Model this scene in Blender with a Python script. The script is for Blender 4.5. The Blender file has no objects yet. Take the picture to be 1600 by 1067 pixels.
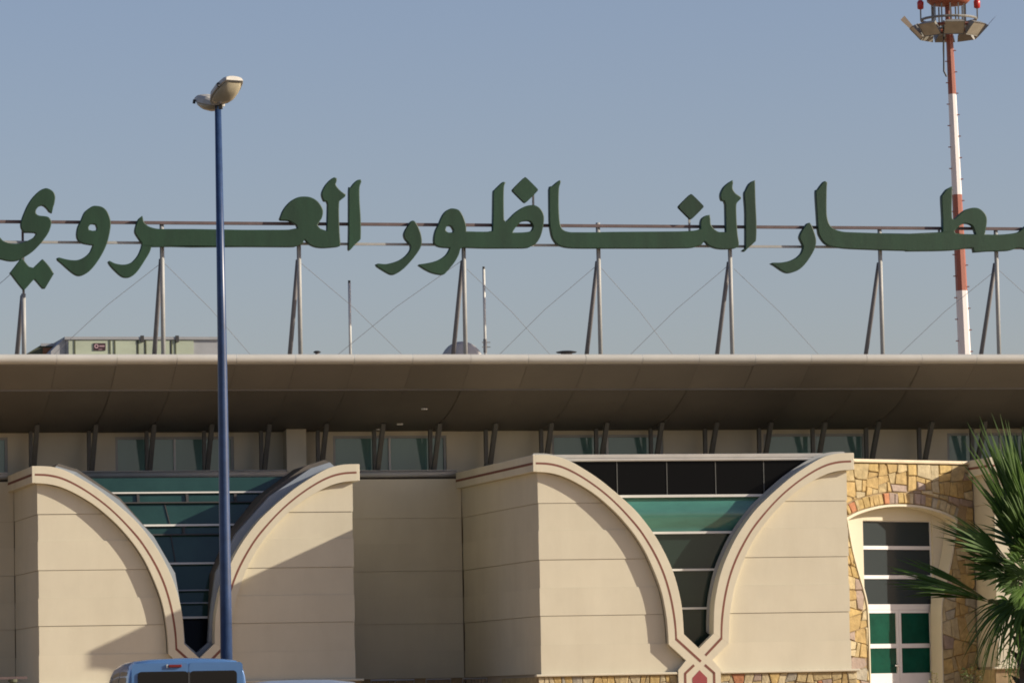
import bpy, math, random
from mathutils import Vector, Matrix
random.seed(7)
D = bpy.data
SC = bpy.context.scene
COL = SC.collection
R_ = math.radians

# ------------------------------------------------------------------ camera, sky, sun
PITCH, ROLL, CAM_Z, PSI = math.atan(0.08), R_(1.1), 1.2, R_(14)
cam_d = D.cameras.new('camera'); cam = D.objects.new('camera', cam_d); COL.objects.link(cam)
fw = Vector((0, math.cos(PITCH), math.sin(PITCH))); rt0 = Vector((1, 0, 0)); up0 = Vector((0, -math.sin(PITCH), math.cos(PITCH)))
rt = rt0*math.cos(ROLL) - up0*math.sin(ROLL); up = rt0*math.sin(ROLL) + up0*math.cos(ROLL)
cam.matrix_world = Matrix(((rt.x, up.x, -fw.x, 0), (rt.y, up.y, -fw.y, 0), (rt.z, up.z, -fw.z, CAM_Z), (0, 0, 0, 1)))
cam_d.sensor_width = 36; cam_d.lens = 157.5; cam_d.clip_start = 0.5; cam_d.clip_end = 6000
SC.camera = cam

BU = Vector((math.cos(PSI), math.sin(PSI), 0)); BV = Vector((-math.sin(PSI), math.cos(PSI), 0))
BO = Vector((4.037, 100, 0))
def bw(u, v, z=0): return BO + BU*u + BV*v + Vector((0, 0, z))

SUN_TRAVEL = (BU*-9.47 + BV*3.56 + Vector((0, 0, -4.16))).normalized()
sun_d = D.lights.new('sun', 'SUN'); sun = D.objects.new('sun', sun_d); COL.objects.link(sun)
sun_d.energy = 4.6; sun_d.angle = R_(0.55); sun_d.color = (1.0, 0.885, 0.72)
sun.rotation_euler = SUN_TRAVEL.to_track_quat('-Z', 'Y').to_euler(); sun.location = (60, 20, 60)
w = D.worlds.new('World'); SC.world = w; w.use_nodes = True
nt = w.node_tree; nt.nodes.clear()
sky = nt.nodes.new('ShaderNodeTexSky'); sky.sky_type = 'NISHITA'; sky.sun_disc = False
sky.sun_elevation = math.asin(-SUN_TRAVEL.z); sky.sun_rotation = math.atan2(-SUN_TRAVEL.x, -SUN_TRAVEL.y)
sky.altitude = 150; sky.air_density = 1.0; sky.dust_density = 1.5; sky.ozone_density = 2.0
bg = nt.nodes.new('ShaderNodeBackground'); bg.inputs[1].default_value = 0.08
out = nt.nodes.new('ShaderNodeOutputWorld')
tint = nt.nodes.new('ShaderNodeMix'); tint.data_type = 'RGBA'; tint.blend_type = 'MULTIPLY'; tint.inputs['Factor'].default_value = 1
tint.inputs[7].default_value = (1.05, .925, .985, 1)
nt.links.new(sky.outputs[0], tint.inputs[6]); nt.links.new(tint.outputs[2], bg.inputs[0]); nt.links.new(bg.outputs[0], out.inputs[0])
SC.view_settings.view_transform = 'Standard'; SC.view_settings.look = 'None'
SC.cycles.filter_width = 1.8
SC.view_settings.exposure = 0.55; SC.view_settings.gamma = 1; SC.view_settings.use_curve_mapping = False

# ------------------------------------------------------------------ materials
def mat(name, col, rough=0.8, var=0.0, scale=3.0, bump=0.0, bscale=30.0, metal=0.0, spec=0.5, col2=None, stretch=None, coat=0.0, trans=0.0, streak=0.0, leaf=0.0):
    m = D.materials.new(name); m.use_nodes = True
    n = m.node_tree; b = n.nodes['Principled BSDF']
    b.inputs['Base Color'].default_value = (*col, 1); b.inputs['Roughness'].default_value = rough
    b.inputs['Metallic'].default_value = metal; b.inputs['Specular IOR Level'].default_value = spec
    b.inputs['Coat Weight'].default_value = coat
    if trans:
        b.inputs['Transmission Weight'].default_value = trans
    if var or bump:
        tc = n.nodes.new('ShaderNodeTexCoord')
    if var:
        mp = n.nodes.new('ShaderNodeMapping'); mp.inputs['Scale'].default_value = stretch or (1, 1, 1)
        n.links.new(tc.outputs['Object'], mp.inputs[0])
        oi = n.nodes.new('ShaderNodeObjectInfo')
        ns = n.nodes.new('ShaderNodeTexNoise'); ns.noise_dimensions = '4D'; ns.inputs['Scale'].default_value = scale
        ns.inputs['Detail'].default_value = 7; ns.inputs['Roughness'].default_value = 0.62
        ml = n.nodes.new('ShaderNodeMath'); ml.operation = 'MULTIPLY'; ml.inputs[1].default_value = 9
        n.links.new(oi.outputs['Random'], ml.inputs[0]); n.links.new(ml.outputs[0], ns.inputs['W'])
        n.links.new(mp.outputs[0], ns.inputs['Vector'])
        rp = n.nodes.new('ShaderNodeValToRGB'); c2 = col2 or tuple(c*(1-var) for c in col)
        rp.color_ramp.elements[0].position = 0.34; rp.color_ramp.elements[1].position = 0.68
        rp.color_ramp.elements[0].color = (*c2, 1); rp.color_ramp.elements[1].color = (*[min(1, c*(1+var*0.35)) for c in col], 1)
        n.links.new(ns.outputs['Fac'], rp.inputs[0])
        hs = n.nodes.new('ShaderNodeHueSaturation')
        mr = n.nodes.new('ShaderNodeMapRange'); mr.inputs['To Min'].default_value = 1-var*0.35; mr.inputs['To Max'].default_value = 1+var*0.35
        n.links.new(oi.outputs['Random'], mr.inputs['Value']); n.links.new(mr.outputs[0], hs.inputs['Value'])
        csrc = rp.outputs[0]
        if streak:            # rain streaks and grime running down the wall
            m2 = n.nodes.new('ShaderNodeMapping'); m2.inputs['Scale'].default_value = (1.0, 1.0, .22)
            n.links.new(tc.outputs['Object'], m2.inputs[0])
            n2 = n.nodes.new('ShaderNodeTexNoise'); n2.inputs['Scale'].default_value = 1.2; n2.inputs['Detail'].default_value = 8; n2.inputs['Roughness'].default_value = .7
            n.links.new(m2.outputs[0], n2.inputs['Vector'])
            r2 = n.nodes.new('ShaderNodeValToRGB'); r2.color_ramp.elements[0].position = .33; r2.color_ramp.elements[1].position = .60
            r2.color_ramp.elements[0].color = (1-streak, 1-streak*1.15, 1-streak*1.35, 1); r2.color_ramp.elements[1].color = (1, 1, 1, 1)
            n.links.new(n2.outputs['Fac'], r2.inputs[0])
            mx = n.nodes.new('ShaderNodeMix'); mx.data_type = 'RGBA'; mx.blend_type = 'MULTIPLY'; mx.inputs['Factor'].default_value = 1
            n.links.new(csrc, mx.inputs[6]); n.links.new(r2.outputs[0], mx.inputs[7]); csrc = mx.outputs[2]
        n.links.new(csrc, hs.inputs['Color']); n.links.new(hs.outputs[0], b.inputs['Base Color'])
        if leaf:
            tl = n.nodes.new('ShaderNodeBsdfTranslucent'); ms = n.nodes.new('ShaderNodeMixShader'); ms.inputs[0].default_value = leaf
            n.links.new(hs.outputs[0], tl.inputs['Color']); n.links.new(b.outputs[0], ms.inputs[1]); n.links.new(tl.outputs[0], ms.inputs[2])
            n.links.new(ms.outputs[0], n.nodes['Material Output'].inputs['Surface'])
    if bump:
        nb = n.nodes.new('ShaderNodeTexNoise'); nb.inputs['Scale'].default_value = bscale; nb.inputs['Detail'].default_value = 6
        n.links.new(tc.outputs['Object'], nb.inputs['Vector'])
        bp = n.nodes.new('ShaderNodeBump'); bp.inputs['Strength'].default_value = bump; bp.inputs['Distance'].default_value = 0.02
        n.links.new(nb.outputs['Fac'], bp.inputs['Height']); n.links.new(bp.outputs[0], b.inputs['Normal'])
    return m
M = {}
M['plaster'] = mat('plaster', (.588, .551, .432), .92, .06, .8, .06, 40, spec=.2, streak=.05)
M['band'] = mat('band_plaster', (.603, .566, .446), .9, .07, 1.3, .06, 40, spec=.2, streak=.06)
M['mortar'] = mat('mortar', (.31, .23, .13), .95, .25, 4, .3, 30)
M['core'] = mat('joint_shadow_render', (.40, .33, .24), .95)
M['stripe'] = mat('red_stripe', (.175, .062, .042), .75, .15, 6)
M['hexred'] = mat('red_inlay', (.26, .045, .05), .7, .12, 8)
M['coping'] = mat('stone_coping', (.62, .53, .38), .85, .15, 3, .3, 20)
M['fascia'] = mat('roof_edge_metal', (.47, .465, .43), .3, .08, 1.5, spec=.5)
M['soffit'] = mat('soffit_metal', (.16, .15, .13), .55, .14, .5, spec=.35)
M['soffit_shaded'] = mat('shaded_soffit_metal', (.105, .10, .088), .6, .16, .5, spec=.3)  # darker copy of the soffit metal, shade of the inner slope in its colour
M['roofing'] = mat('roofing', (.35, .34, .32), .85, .15, 1)
M['strut'] = mat('grey_strut_paint', (.105, .108, .10), .55, .15, 6)
M['gutter'] = mat('gutter_metal', (.33, .34, .33), .45, .12, 2)
M['alu'] = mat('aluminium', (.60, .60, .57), .4, .08, 3)
M['cap'] = mat('dull_window_cap', (.42, .41, .38), .5, .15, 2)
M['white_frame'] = mat('white_frame', (.62, .62, .63), .45, .06, 3)
M['flash'] = mat('blue_grey_flashing', (.24, .28, .33), .5, .1, 2)
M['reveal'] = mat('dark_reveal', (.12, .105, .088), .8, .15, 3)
M['glass_up'] = mat('grey_green_glass', (.115, .215, .205), .04, spec=.8)
M['glass_dark'] = mat('dark_glass', (.02, .036, .03), .03, spec=.5)
M['glass_black'] = mat('black_glass', (.004, .004, .004), .25, spec=.12)
M['glass_green'] = mat('green_glass', (.05, .165, .128), .16, .35, 1.1, spec=.9, stretch=(.4, 1, 1.4))
M['glass_teal'] = mat('teal_glass', (.02, .055, .048), .04, .3, .8, spec=.6)
M['glass_blue'] = mat('blue_glass', (.02, .052, .048), .05, spec=.45)
M['glass_door'] = mat('door_glass', (.006, .062, .042), .15, .3, 2.5, spec=.05)
M['glass_slate'] = mat('slate_glass', (.032, .042, .046), .15, spec=.05)
M['letter'] = mat('green_letter_paint', (.012, .044, .022), .5, .3, 1.1, .1, 12, spec=.4, stretch=(2.2, 1, .35))
M['rail'] = mat('rust_brown_rail', (.12, .085, .085), .7, .2, 4)
M['post'] = mat('galvanised_post', (.32, .325, .315), .55, .12, 5)
M['brace'] = mat('dull_brace', (.15, .145, .15), .6, .15, 5)
M['wire'] = mat('wire', (.14, .14, .15), .6)
M['pole_blue'] = mat('blue_pole_paint', (.024, .052, .128), .36, .3, 5, spec=.5)
M['lamp_shell'] = mat('lamp_shell', (.47, .45, .40), .5, .12, 6)
M['lamp_bowl'] = mat('lamp_bowl', (.42, .37, .26), .25, .25, 5)
M['dark'] = mat('dark_fitting', (.03, .03, .03), .6)
M['mast_red'] = mat('mast_red', (.27, .082, .05), .5, .12, .8)
M['mast_white'] = mat('mast_white', (.66, .63, .62), .45, .06, .8)
M['red_lens'] = mat('red_lens', (.42, .03, .025), .3)
M['flood'] = mat('floodlight_body', (.21, .205, .18), .45, .2, 3)
M['flood_in'] = mat('floodlight_face', (.27, .255, .21), .3, .25, 3)
M['hvac'] = mat('pale_green_panel', (.40, .45, .34), .6, .25, .9, stretch=(.5, 1, 1.2))
M['hvac_g'] = mat('grey_panel', (.30, .31, .32), .6, .12, 2)
M['hvac_d'] = mat('dark_green_panel', (.08, .09, .05), .7, .2, 2)
M['hvac_o'] = mat('rusty_orange_panel', (.28, .12, .05), .7, .2, 2)
M['plate'] = mat('maroon_plate', (.035, .012, .018), .5)
M['plate_fg'] = mat('pale_pink_print', (.45, .30, .33), .6)
M['dish'] = mat('dish_grey', (.45, .435, .41), .6, .1, 3)
M['van_blue'] = mat('van_blue_paint', (.085, .20, .42), .24, .05, 2, spec=.6, coat=.6, metal=.25)
M['car_silver'] = mat('silver_paint', (.36, .39, .42), .3, .04, 2, spec=.6, coat=.5, metal=.5)
M['car_glass'] = mat('vehicle_glass', (.006, .007, .008), .04, spec=.5)
M['rubber'] = mat('rubber', (.02, .02, .02), .8)
M['rim'] = mat('wheel_rim', (.4, .4, .42), .35, metal=.6)
M['brake'] = mat('brake_lens', (.16, .015, .012), .25)
M['palm'] = mat('palm_leaf', (.088, .155, .026), .5, .4, 2.0, spec=.18, col2=(.04, .08, .018), leaf=.32)
M['palm_tip'] = mat('palm_petiole', (.13, .15, .05), .5, .2, 4)
M['trunk'] = mat('palm_trunk', (.13, .09, .055), .95, .35, 9, .6, 14)
M['shrub'] = mat('shrub_leaf', (.10, .15, .04), .5, .4, 3)
M['shrub_y'] = mat('yellow_green_leaf', (.20, .22, .06), .5, .3, 3)
M['asphalt'] = mat('asphalt', (.12, .10, .075), .95, .3, .6, .3, 20)
M['paving'] = mat('paving', (.48, .335, .185), .95, .2, .5, .2, 15)
M['earth'] = mat('dry_earth', (.36, .245, .135), 1, .3, .05)
M['kerbm'] = mat('kerb_concrete', (.36, .34, .30), .9, .2, 2)
M['paint_w'] = mat('road_paint', (.7, .7, .68), .8, .2, 3)
M['steel'] = mat('trolley_steel', (.45, .46, .47), .35, .1, 4, metal=.7)
def smat(n, c, k=.3): return mat(n, c, .92, k, 7, .8, 14, spec=.2)
STONE = [smat('stone_ochre', (.43, .315, .145)), smat('stone_tan', (.43, .345, .19)), smat('stone_pale', (.47, .40, .255), .25), smat('stone_mauve', (.335, .265, .22), .22),
         smat('stone_orange', (.40, .185, .10), .25), smat('stone_gold', (.465, .345, .15)), smat('stone_grey', (.35, .325, .26), .22)]

# ------------------------------------------------------------------ mesh helpers
def link(o, parent=None):
    COL.objects.link(o)
    if parent is not None: o.parent = parent
    return o
def mk(name, V, F, m, parent=None, smooth=False, mats=None, fm=None):
    me = D.meshes.new(name); me.from_pydata([tuple(v) for v in V], [], F)
    if mats:
        for q in mats: me.materials.append(M[q] if isinstance(q, str) else q)
        if fm: me.polygons.foreach_set('material_index', fm)
    else: me.materials.append(M[m] if isinstance(m, str) else m)
    if smooth: me.polygons.foreach_set('use_smooth', [True]*len(me.polygons))
    me.update()
    return link(D.objects.new(name, me), parent)
def empty(name, loc=(0, 0, 0), rz=0, **props):
    o = D.objects.new(name, None); o.location = loc; o.rotation_euler = (0, 0, rz); o.empty_display_size = .3
    link(o)
    for k, v in props.items(): o[k] = v
    return o
class MB:
    def __init__(s): s.V = []; s.F = []
    def add(s, V, F):
        b = len(s.V); s.V += [Vector(v) for v in V]; s.F += [tuple(i+b for i in f) for f in F]; return s
    def box(s, x0, x1, y0, y1, z0, z1):
        return s.add([(x0, y0, z0), (x1, y0, z0), (x1, y1, z0), (x0, y1, z0), (x0, y0, z1), (x1, y0, z1), (x1, y1, z1), (x0, y1, z1)],
                     [(0, 3, 2, 1), (4, 5, 6, 7), (0, 1, 5, 4), (1, 2, 6, 5), (2, 3, 7, 6), (3, 0, 4, 7)])
    def prism(s, P, v0, v1):      # polygon of (u, z), counter-clockwise seen from -v, extruded along v
        n = len(P); V = [(u, v0, z) for u, z in P] + [(u, v1, z) for u, z in P]
        F = [tuple(range(n)), tuple(range(2*n-1, n-1, -1))] + [(i, n+i, n+(i+1) % n, (i+1) % n) for i in range(n)]
        return s.add(V, F)
    def tube(s, pts, rad, n=8, cap=True):
        pts = [Vector(p) for p in pts]; k = len(pts)
        rad = rad if isinstance(rad, (list, tuple)) else [rad]*k
        V = []
        for i, p in enumerate(pts):
            t = (pts[min(i+1, k-1)] - pts[max(i-1, 0)]).normalized()
            a = t.cross(Vector((0, 0, 1)))
            if a.length < .05: a = t.cross(Vector((0, 1, 0)))
            a.normalize(); b = t.cross(a)
            V += [p + (a*math.cos(2*math.pi*j/n) + b*math.sin(2*math.pi*j/n))*rad[i] for j in range(n)]
        F = [(i*n+j, i*n+(j+1) % n, (i+1)*n+(j+1) % n, (i+1)*n+j) for i in range(k-1) for j in range(n)]
        if cap: F += [tuple(range(n-1, -1, -1)), tuple(range((k-1)*n, k*n))]
        return s.add(V, F)
    def bar(s, a, b, w, h=None):
        h = h or w; a = Vector(a); b = Vector(b); t = (b-a).normalized()
        x = t.cross(Vector((0, 0, 1)))
        if x.length < .05: x = Vector((1, 0, 0))
        x.normalize(); y = x.cross(t)
        V = [p + x*i*w/2 + y*j*h/2 for p in (a, b) for i, j in ((-1, -1), (1, -1), (1, 1), (-1, 1))]
        return s.add(V, [(0, 1, 2, 3), (7, 6, 5, 4), (0, 4, 5, 1), (1, 5, 6, 2), (2, 6, 7, 3), (3, 7, 4, 0)])
    def lathe(s, prof, n=24, c=(0, 0, 0)):
        c = Vector(c); k = len(prof)
        V = [c + Vector((r*math.cos(2*math.pi*j/n), r*math.sin(2*math.pi*j/n), z)) for r, z in prof for j in range(n)]
        F = [(i*n+j, i*n+(j+1) % n, (i+1)*n+(j+1) % n, (i+1)*n+j) for i in range(k-1) for j in range(n)]
        F += [tuple(range(n-1, -1, -1)), tuple(range((k-1)*n, k*n))]
        return s.add(V, F)
    def strip(s, A, B, v0, v1):   # solid between two polylines of equal length in (u, z)
        n = len(A); V = [(u, v, z) for v in (v0, v1) for L in (A, B) for u, z in L]
        F = []
        for i in range(n-1):
            a0, a1, b0, b1 = i, i+1, n+i, n+i+1
            F += [(a0, b0, b1, a1), (2*n+a0, 2*n+a1, 2*n+b1, 2*n+b0), (a0, a1, 2*n+a1, 2*n+a0), (b0, 2*n+b0, 2*n+b1, b1)]
        F += [(0, 2*n, 3*n, n), (n-1, 2*n-1, 4*n-1, 3*n-1)]
        return s.add(V, F)
    def build(s, name, m, parent=None, smooth=False):
        return mk(name, s.V, s.F, m, parent, smooth)
def fix_normals(o):
    import bmesh
    b = bmesh.new(); b.from_mesh(o.data); bmesh.ops.recalc_face_normals(b, faces=b.faces); b.to_mesh(o.data); b.free(); return o
def bevel(o, w=.01, seg=2):
    md = o.modifiers.new('bevel', 'BEVEL'); md.width = w; md.segments = seg; md.limit_method = 'ANGLE'; return o
def interp(curve, z):             # curve: list of (s, z) with falling z
    for (s0, z0), (s1, z1) in zip(curve, curve[1:]):
        if z1 <= z <= z0: return s0 + (s1-s0)*((z0-z)/(z0-z1) if z0 != z1 else 0)
    return curve[0][0] if z > curve[0][1] else curve[-1][0]
def smooth_curve(P, sub=4):
    out = []
    for i in range(len(P)-1):
        p0 = P[max(i-1, 0)]; p1 = P[i]; p2 = P[i+1]; p3 = P[min(i+2, len(P)-1)]
        for k in range(sub):
            t = k/sub
            out.append(tuple(.5*((2*b)+(c-a)*t+(2*a-5*b+4*c-d)*t*t+(3*b-a-3*c+d)*t**3) for a, b, c, d in zip(p0, p1, p2, p3)))
    out.append(P[-1]); return out

# ------------------------------------------------------------------ ground
def sheet(name, x0, x1, y0, y1, z, m, prof=None):
    return mk(name, [(x0, y0, z), (x1, y0, z), (x1, y1, z), (x0, y1, z)], [(0, 1, 2, 3)], m)
GZ = 0.72
g = sheet('ground', -3000, 3000, -3000, 3000, -.06, 'earth'); g['kind'] = 'structure'
g = sheet('car_park', -60, 60, -40, 74, 0, 'asphalt'); g['kind'] = 'structure'
t = MB(); t.box(-60, 60, 78.3, 165, -.05, GZ); g = t.build('forecourt_pavement', 'paving'); g['kind'] = 'structure'
g = mk('access_ramp', [(-60, 74, .004), (60, 74, .004), (60, 78, .6), (-60, 78, .6)], [(0, 1, 2, 3)], 'asphalt'); g['kind'] = 'structure'
t = MB(); t.box(-60, 60, 78, 78.3, -.05, GZ+.004); g = t.build('kerb', 'kerbm'); g['kind'] = 'structure'
for i in range(12):
    x = -16.2 + i*2.6
    g = sheet('bay_marking', x, x+.1, 54.5, 59.2, .004, 'paint_w'); g['kind'] = 'structure'

# ------------------------------------------------------------------ the terminal building
T = empty('terminal_building', BO, PSI, label='long cream terminal building with goblet shaped windows under a wide wing-like roof', category='building')

AO = smooth_curve([(3.66, 6.60), (3.36, 6.59), (3.11, 6.54), (2.89, 6.455), (2.61, 6.30), (2.27, 6.085), (1.99, 5.87), (1.715, 5.64), (1.354, 5.30), (.974, 4.805), (.726, 4.362), (.55, 3.948), (.434, 3.52), (.37, 3.128), (.345, 2.595)])
AI = smooth_curve([(3.66, 6.22), (3.39, 6.20), (3.085, 6.129), (2.737, 5.971), (2.353, 5.735), (2.028, 5.469), (1.754, 5.203), (1.452, 4.84), (1.204, 4.452), (.993, 3.988), (.833, 3.525), (.741, 3.027), (.71, 2.672), (.70, 2.42), (.70, 2.374)])
def mid(A, B, k): return [tuple(a+(b-a)*k for a, b in zip(p, q)) for p, q in zip(A, B)]
WALLH = 3.58
COURSE = [1.76, 2.40, 3.04, 3.66, 4.28, 4.93, 5.53, 6.30]

def pier(cu, v0, vback, kind, glaze):
    def X(s, sg): return cu + sg*s
    # parent part: the solid core behind the facing courses
    core = MB()
    for sg in (-1, 1):
        P = [(X(WALLH-.02, sg), 1.7), (X(WALLH-.02, sg), 6.25)] + [(X(s+.02, sg), z) for s, z in AI if s < WALLH-.05] + [(X(.49, sg), 1.9), (X(.49, sg), 1.7)]
        core.prism(P, v0+.035, v0+.3)
        a, b = sorted((X(WALLH-.02, sg), X(WALLH-.3, sg)))
        core.box(a, b, v0+.301, vback, GZ-.05, 6.25)
    core.box(cu-WALLH+.3, cu+WALLH-.3, max(v0+2.1, glaze+.3), vback, 6.1, 6.24)
    core.box(cu-.36, cu+.36, v0+.04, v0+.3, GZ-.05, 2.1)
    part = fix_normals(core.build('pier', 'core', T))
    # facing courses on the two front wings
    for sg in (-1, 1):
        for k in range(len(COURSE)-1):
            strong = (k % 2 == 0)
            z0 = COURSE[k] + (.0045 if k % 2 == 0 else .0008); z1 = COURSE[k+1] - (.0045 if k % 2 == 1 else .0008)
            if k == 0: z0 = COURSE[0]
            zz = [z0 + (z1-z0)*i/8 for i in range(9)]
            inner = []
            for z in zz:
                if z > 2.374: s = interp(AI, z) + .02
                elif z > 2.013: s = .306 + (.70-.306)*(z-2.013)/(2.374-2.013) + .01
                else: s = .306 + (.50-.306)*(2.013-z)/(2.013-1.747) + .01
                if z < 1.75: s = .5
                inner.append((min(s, WALLH-.002), z))
            wj = (0 if k % 2 else .012) + random.uniform(-.002, .004)
            P = [(WALLH + wj, z0), (WALLH + wj, z1)] + inner[::-1]
            Q = [P[0]]
            for p in P[1:]:
                if abs(p[0]-Q[-1][0]) + abs(p[1]-Q[-1][1]) > .004: Q.append(p)
            dv = (0 if k % 2 else .013) + random.uniform(-.002, .002)
            o = fix_normals(MB().prism([(X(s, sg), z) for s, z in Q], v0-dv, v0+.034).build('wall_panel', 'plaster', part))
        # facing courses on the side walls
        for k in range(len(COURSE)-1):
            u = X(WALLH-.019, sg); dv = (0 if k % 2 else .009) + .019
            a, b = sorted((u, u + sg*dv))
            MB().box(a, b, v0+.036, vback, COURSE[k]+(.005 if k % 2 == 0 else .0008), COURSE[k+1]-(.005 if k % 2 else .0008)).build('wall_panel', 'plaster', part)
        # cornice return along the side, with its stripe
        a, b = sorted((X(WALLH-.05, sg), X(3.66+.07, sg)))
        bevel(MB().box(a, b, v0-.159, vback, 6.22, 6.599).build('cornice', 'band', part), .012)
        a, b = sorted((X(3.66+.071, sg), X(3.66+.074, sg)))
        MB().box(a, b, v0-.155, vback, 6.375, 6.43).build('stripe', 'stripe', part)
    # the curved band, one continuous moulding with its crossing and legs
    for sg in (-1, 1):
        A = [(X(s, sg), z) for s, z in AO]; B = [(X(s, sg), z) for s, z in AI]
        b = MB()
        if sg < 0: b.strip(A, B, v0-.16, v0+.20)
        else: b.strip(B, A, v0-.16, v0+.20)
        o = fix_normals(b.build('arch_band', 'band', part)); bevel(o, .012)
        R1 = mid(AO, AI, .445); R2 = mid(AO, AI, .565)
        o = fix_normals(MB().strip([(X(s, sg), z) for s, z in R1], [(X(s, sg), z) for s, z in R2], v0-.1615, v0-.14).build('stripe', 'stripe', part))
    x = MB()
    O = [(-.345, 2.595), (-.70, 2.374), (-.306, 2.013), (-.49, 1.80), (-.49, GZ), (.49, GZ), (.49, 1.80), (.306, 2.013), (.70, 2.374), (.345, 2.595), (0, 2.27)]
    o = fix_normals(x.prism([(X(s, 1), z-.0004) for s, z in O], v0-.16, v0+.03).build('band_crossing', 'band', part))
    def line(name, pts, wd, m):
        q = MB()
        for (a, za), (b, zb) in zip(pts, pts[1:]):
            dx, dz = b-a, zb-za; L = math.hypot(dx, dz); nx, nz = -dz/L*wd/2, dx/L*wd/2; ex, ez = dx/L*.008, dz/L*.008
            q.prism([(X(a-ex+nx, 1), za-ez+nz), (X(a-ex-nx, 1), za-ez-nz), (X(b+ex-nx, 1), zb+ez-nz), (X(b+ex+nx, 1), zb+ez+nz)], v0-.163, v0-.15)
        return fix_normals(q.build(name, m, part))
    line('stripe', [(-.525, 2.488), (.03, 1.985)], .055, 'stripe')
    line('stripe', [(.525, 2.488), (.15, 2.12)], .055, 'stripe')
    line('stripe', [(-.13, 1.90), (-.335, 1.72), (-.335, GZ+.1)], .055, 'stripe')
    line('stripe', [(.13, 1.90), (.335, 1.72), (.335, GZ+.1)], .055, 'stripe')
    hx = [(-.17, 1.62), (0, 1.79), (.17, 1.62), (.17, 1.15), (0, .98), (-.17, 1.15)]
    fix_normals(MB().prism([(X(s, 1), z) for s, z in hx], v0-.164, v0-.15).build('inlay', 'hexred', part))
    return part
P1 = pier(-10.70, 3.4, 7.3, 'left', 5.4)
P2 = pier(-.05, 0, 7.3, 'mid', .45)
P3 = pier(11.40, 2.1, 7.3, 'right', 2.6)

# V-shaped glazing of each pier
def vshape(cu, zt, zb, off, n=10):
    L = []
    for i in range(n+1):
        z = zt + (zb-zt)*i/n
        s = interp(AO, z) if z > 2.595 else .345*max(0, (z-2.27)/(2.595-2.27))
        L.append((max(0.0, s+off), z))
    return [(cu-s, z) for s, z in L][::-1] + [(cu+s, z) for s, z in L]
def clean(P):
    Q = []
    for p in P:
        if not Q or math.hypot(p[0]-Q[-1][0], p[1]-Q[-1][1]) > .003: Q.append(p)
    if math.hypot(Q[0][0]-Q[-1][0], Q[0][1]-Q[-1][1]) < .003: Q.pop()
    return Q
def pane(cu, zt, zb, off, v, m, parent, tilt=0.0):
    P = clean(vshape(cu, zt, zb, off)); o = MB().prism(P, v, v+.03); 
    if tilt:
        for q in o.V: q.y += tilt*(q.z-zt)
    return fix_normals(o.build('pane', m, parent))
def transom(cu, z, off, v, h, m, parent, d=.07):
    s = interp(AO, z) + off
    return MB().box(cu-s, cu+s, v-d, v+.04, z-h/2, z+h/2).build('transom', m, parent)
# middle pier: black upper panes between mullions, green strip, dark panes
cu, vg = -.05, .34
gz = MB().prism(clean(vshape(cu, 6.42, 2.30, .12)), vg+.05, vg+.12).build('goblet_window', 'glass_black', T); fix_normals(gz)
mull = [-1.72, -.565, .57, 1.70]
edges = [-3.0] + mull + [3.0]
for a, b in zip(edges, edges[1:]):
    MB().box(a+.012, b-.012, vg, vg+.03, 5.71, 6.47).build('pane', 'glass_black', gz)
for u in mull: MB().box(u-.008, u+.008, vg-.012, vg+.035, 5.71, 6.47).build('mullion_or_reflection', 'strut', gz)
Vg = []; NG = 12
for i in range(NG+1):
    t_ = i/NG; z = 5.652 + (4.888-5.652)*t_; s_ = interp(AO, z)+.1; y = vg - .11*math.sin(math.pi*t_)
    Vg += [(cu-s_, y, z), (cu, y, z), (cu+s_, y, z)]
mk('pane', Vg, [(i*3+j, i*3+3+j, i*3+4+j, i*3+1+j) for i in range(NG) for j in range(2)], 'glass_green', gz, True)
pane(cu, 4.84, 4.05, .1, vg, 'glass_dark', gz); pane(cu, 4.01, 3.19, .1, vg, 'glass_dark', gz); pane(cu, 3.15, 2.30, .1, vg, 'glass_dark', gz)
for z, h in ((5.68, .055), (4.86, .05), (4.03, .045), (3.17, .045)): transom(cu, z, .1, vg, h, 'alu', gz, .115)
bevel(MB().box(-3.2, 3.1, .30, .62, 6.535, 6.62).build('window_cap', 'cap', gz), .01)
bevel(MB().box(-3.2, 3.1, .27, .62, 6.465, 6.53).build('window_cap', 'cap', gz), .02)
for sg in (-1, 1):
    A = [(cu+sg*(s), z) for s, z in AO]; B = [(cu+sg*(s-.05), z-.05*(.75 if s > 1 else .3)) for s, z in AO]
    C_ = [(cu+sg*(s-.05), z+.05) for s, z in AO]
    fix_normals(MB().strip(A, C_, .202, .26).build('flashing', 'gutter', gz))
LEAN = .30
def lean(o, k=LEAN, z0=2.3):
    for v in o.data.vertices: v.co.y += k*(v.co.z-z0)
    return o
# left pier: deep void, flashing and teal panes
cu, vg = -10.70, 4.0
gz = MB().prism(clean(vshape(cu, 6.42, 2.30, .22)), vg+.05, vg+.12).build('goblet_window', 'glass_black', T); fix_normals(gz); lean(gz)
for zt, zb, m in ((6.42, 6.10, 'glass_teal'), (6.05, 5.86, 'glass_teal'), (5.83, 5.345, 'glass_teal'), (5.30, 5.12, 'glass_teal'), (5.09, 4.46, 'glass_teal'), (4.42, 3.84, 'glass_blue'), (3.81, 3.55, 'glass_blue'), (3.52, 3.23, 'glass_blue'), (3.18, 2.30, 'glass_black')):
    lean(pane(cu, zt, zb, .2, vg, m, gz))
for z, h, m in ((6.075, .035, 'alu'), (5.32, .045, 'alu'), (4.44, .045, 'alu'), (3.825, .03, 'flash'), (3.535, .03, 'flash'), (3.205, .05, 'alu'), (5.845, .03, 'dark'), (5.105, .03, 'dark')):
    lean(transom(cu, z, .2, vg, h, m, gz))
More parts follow.
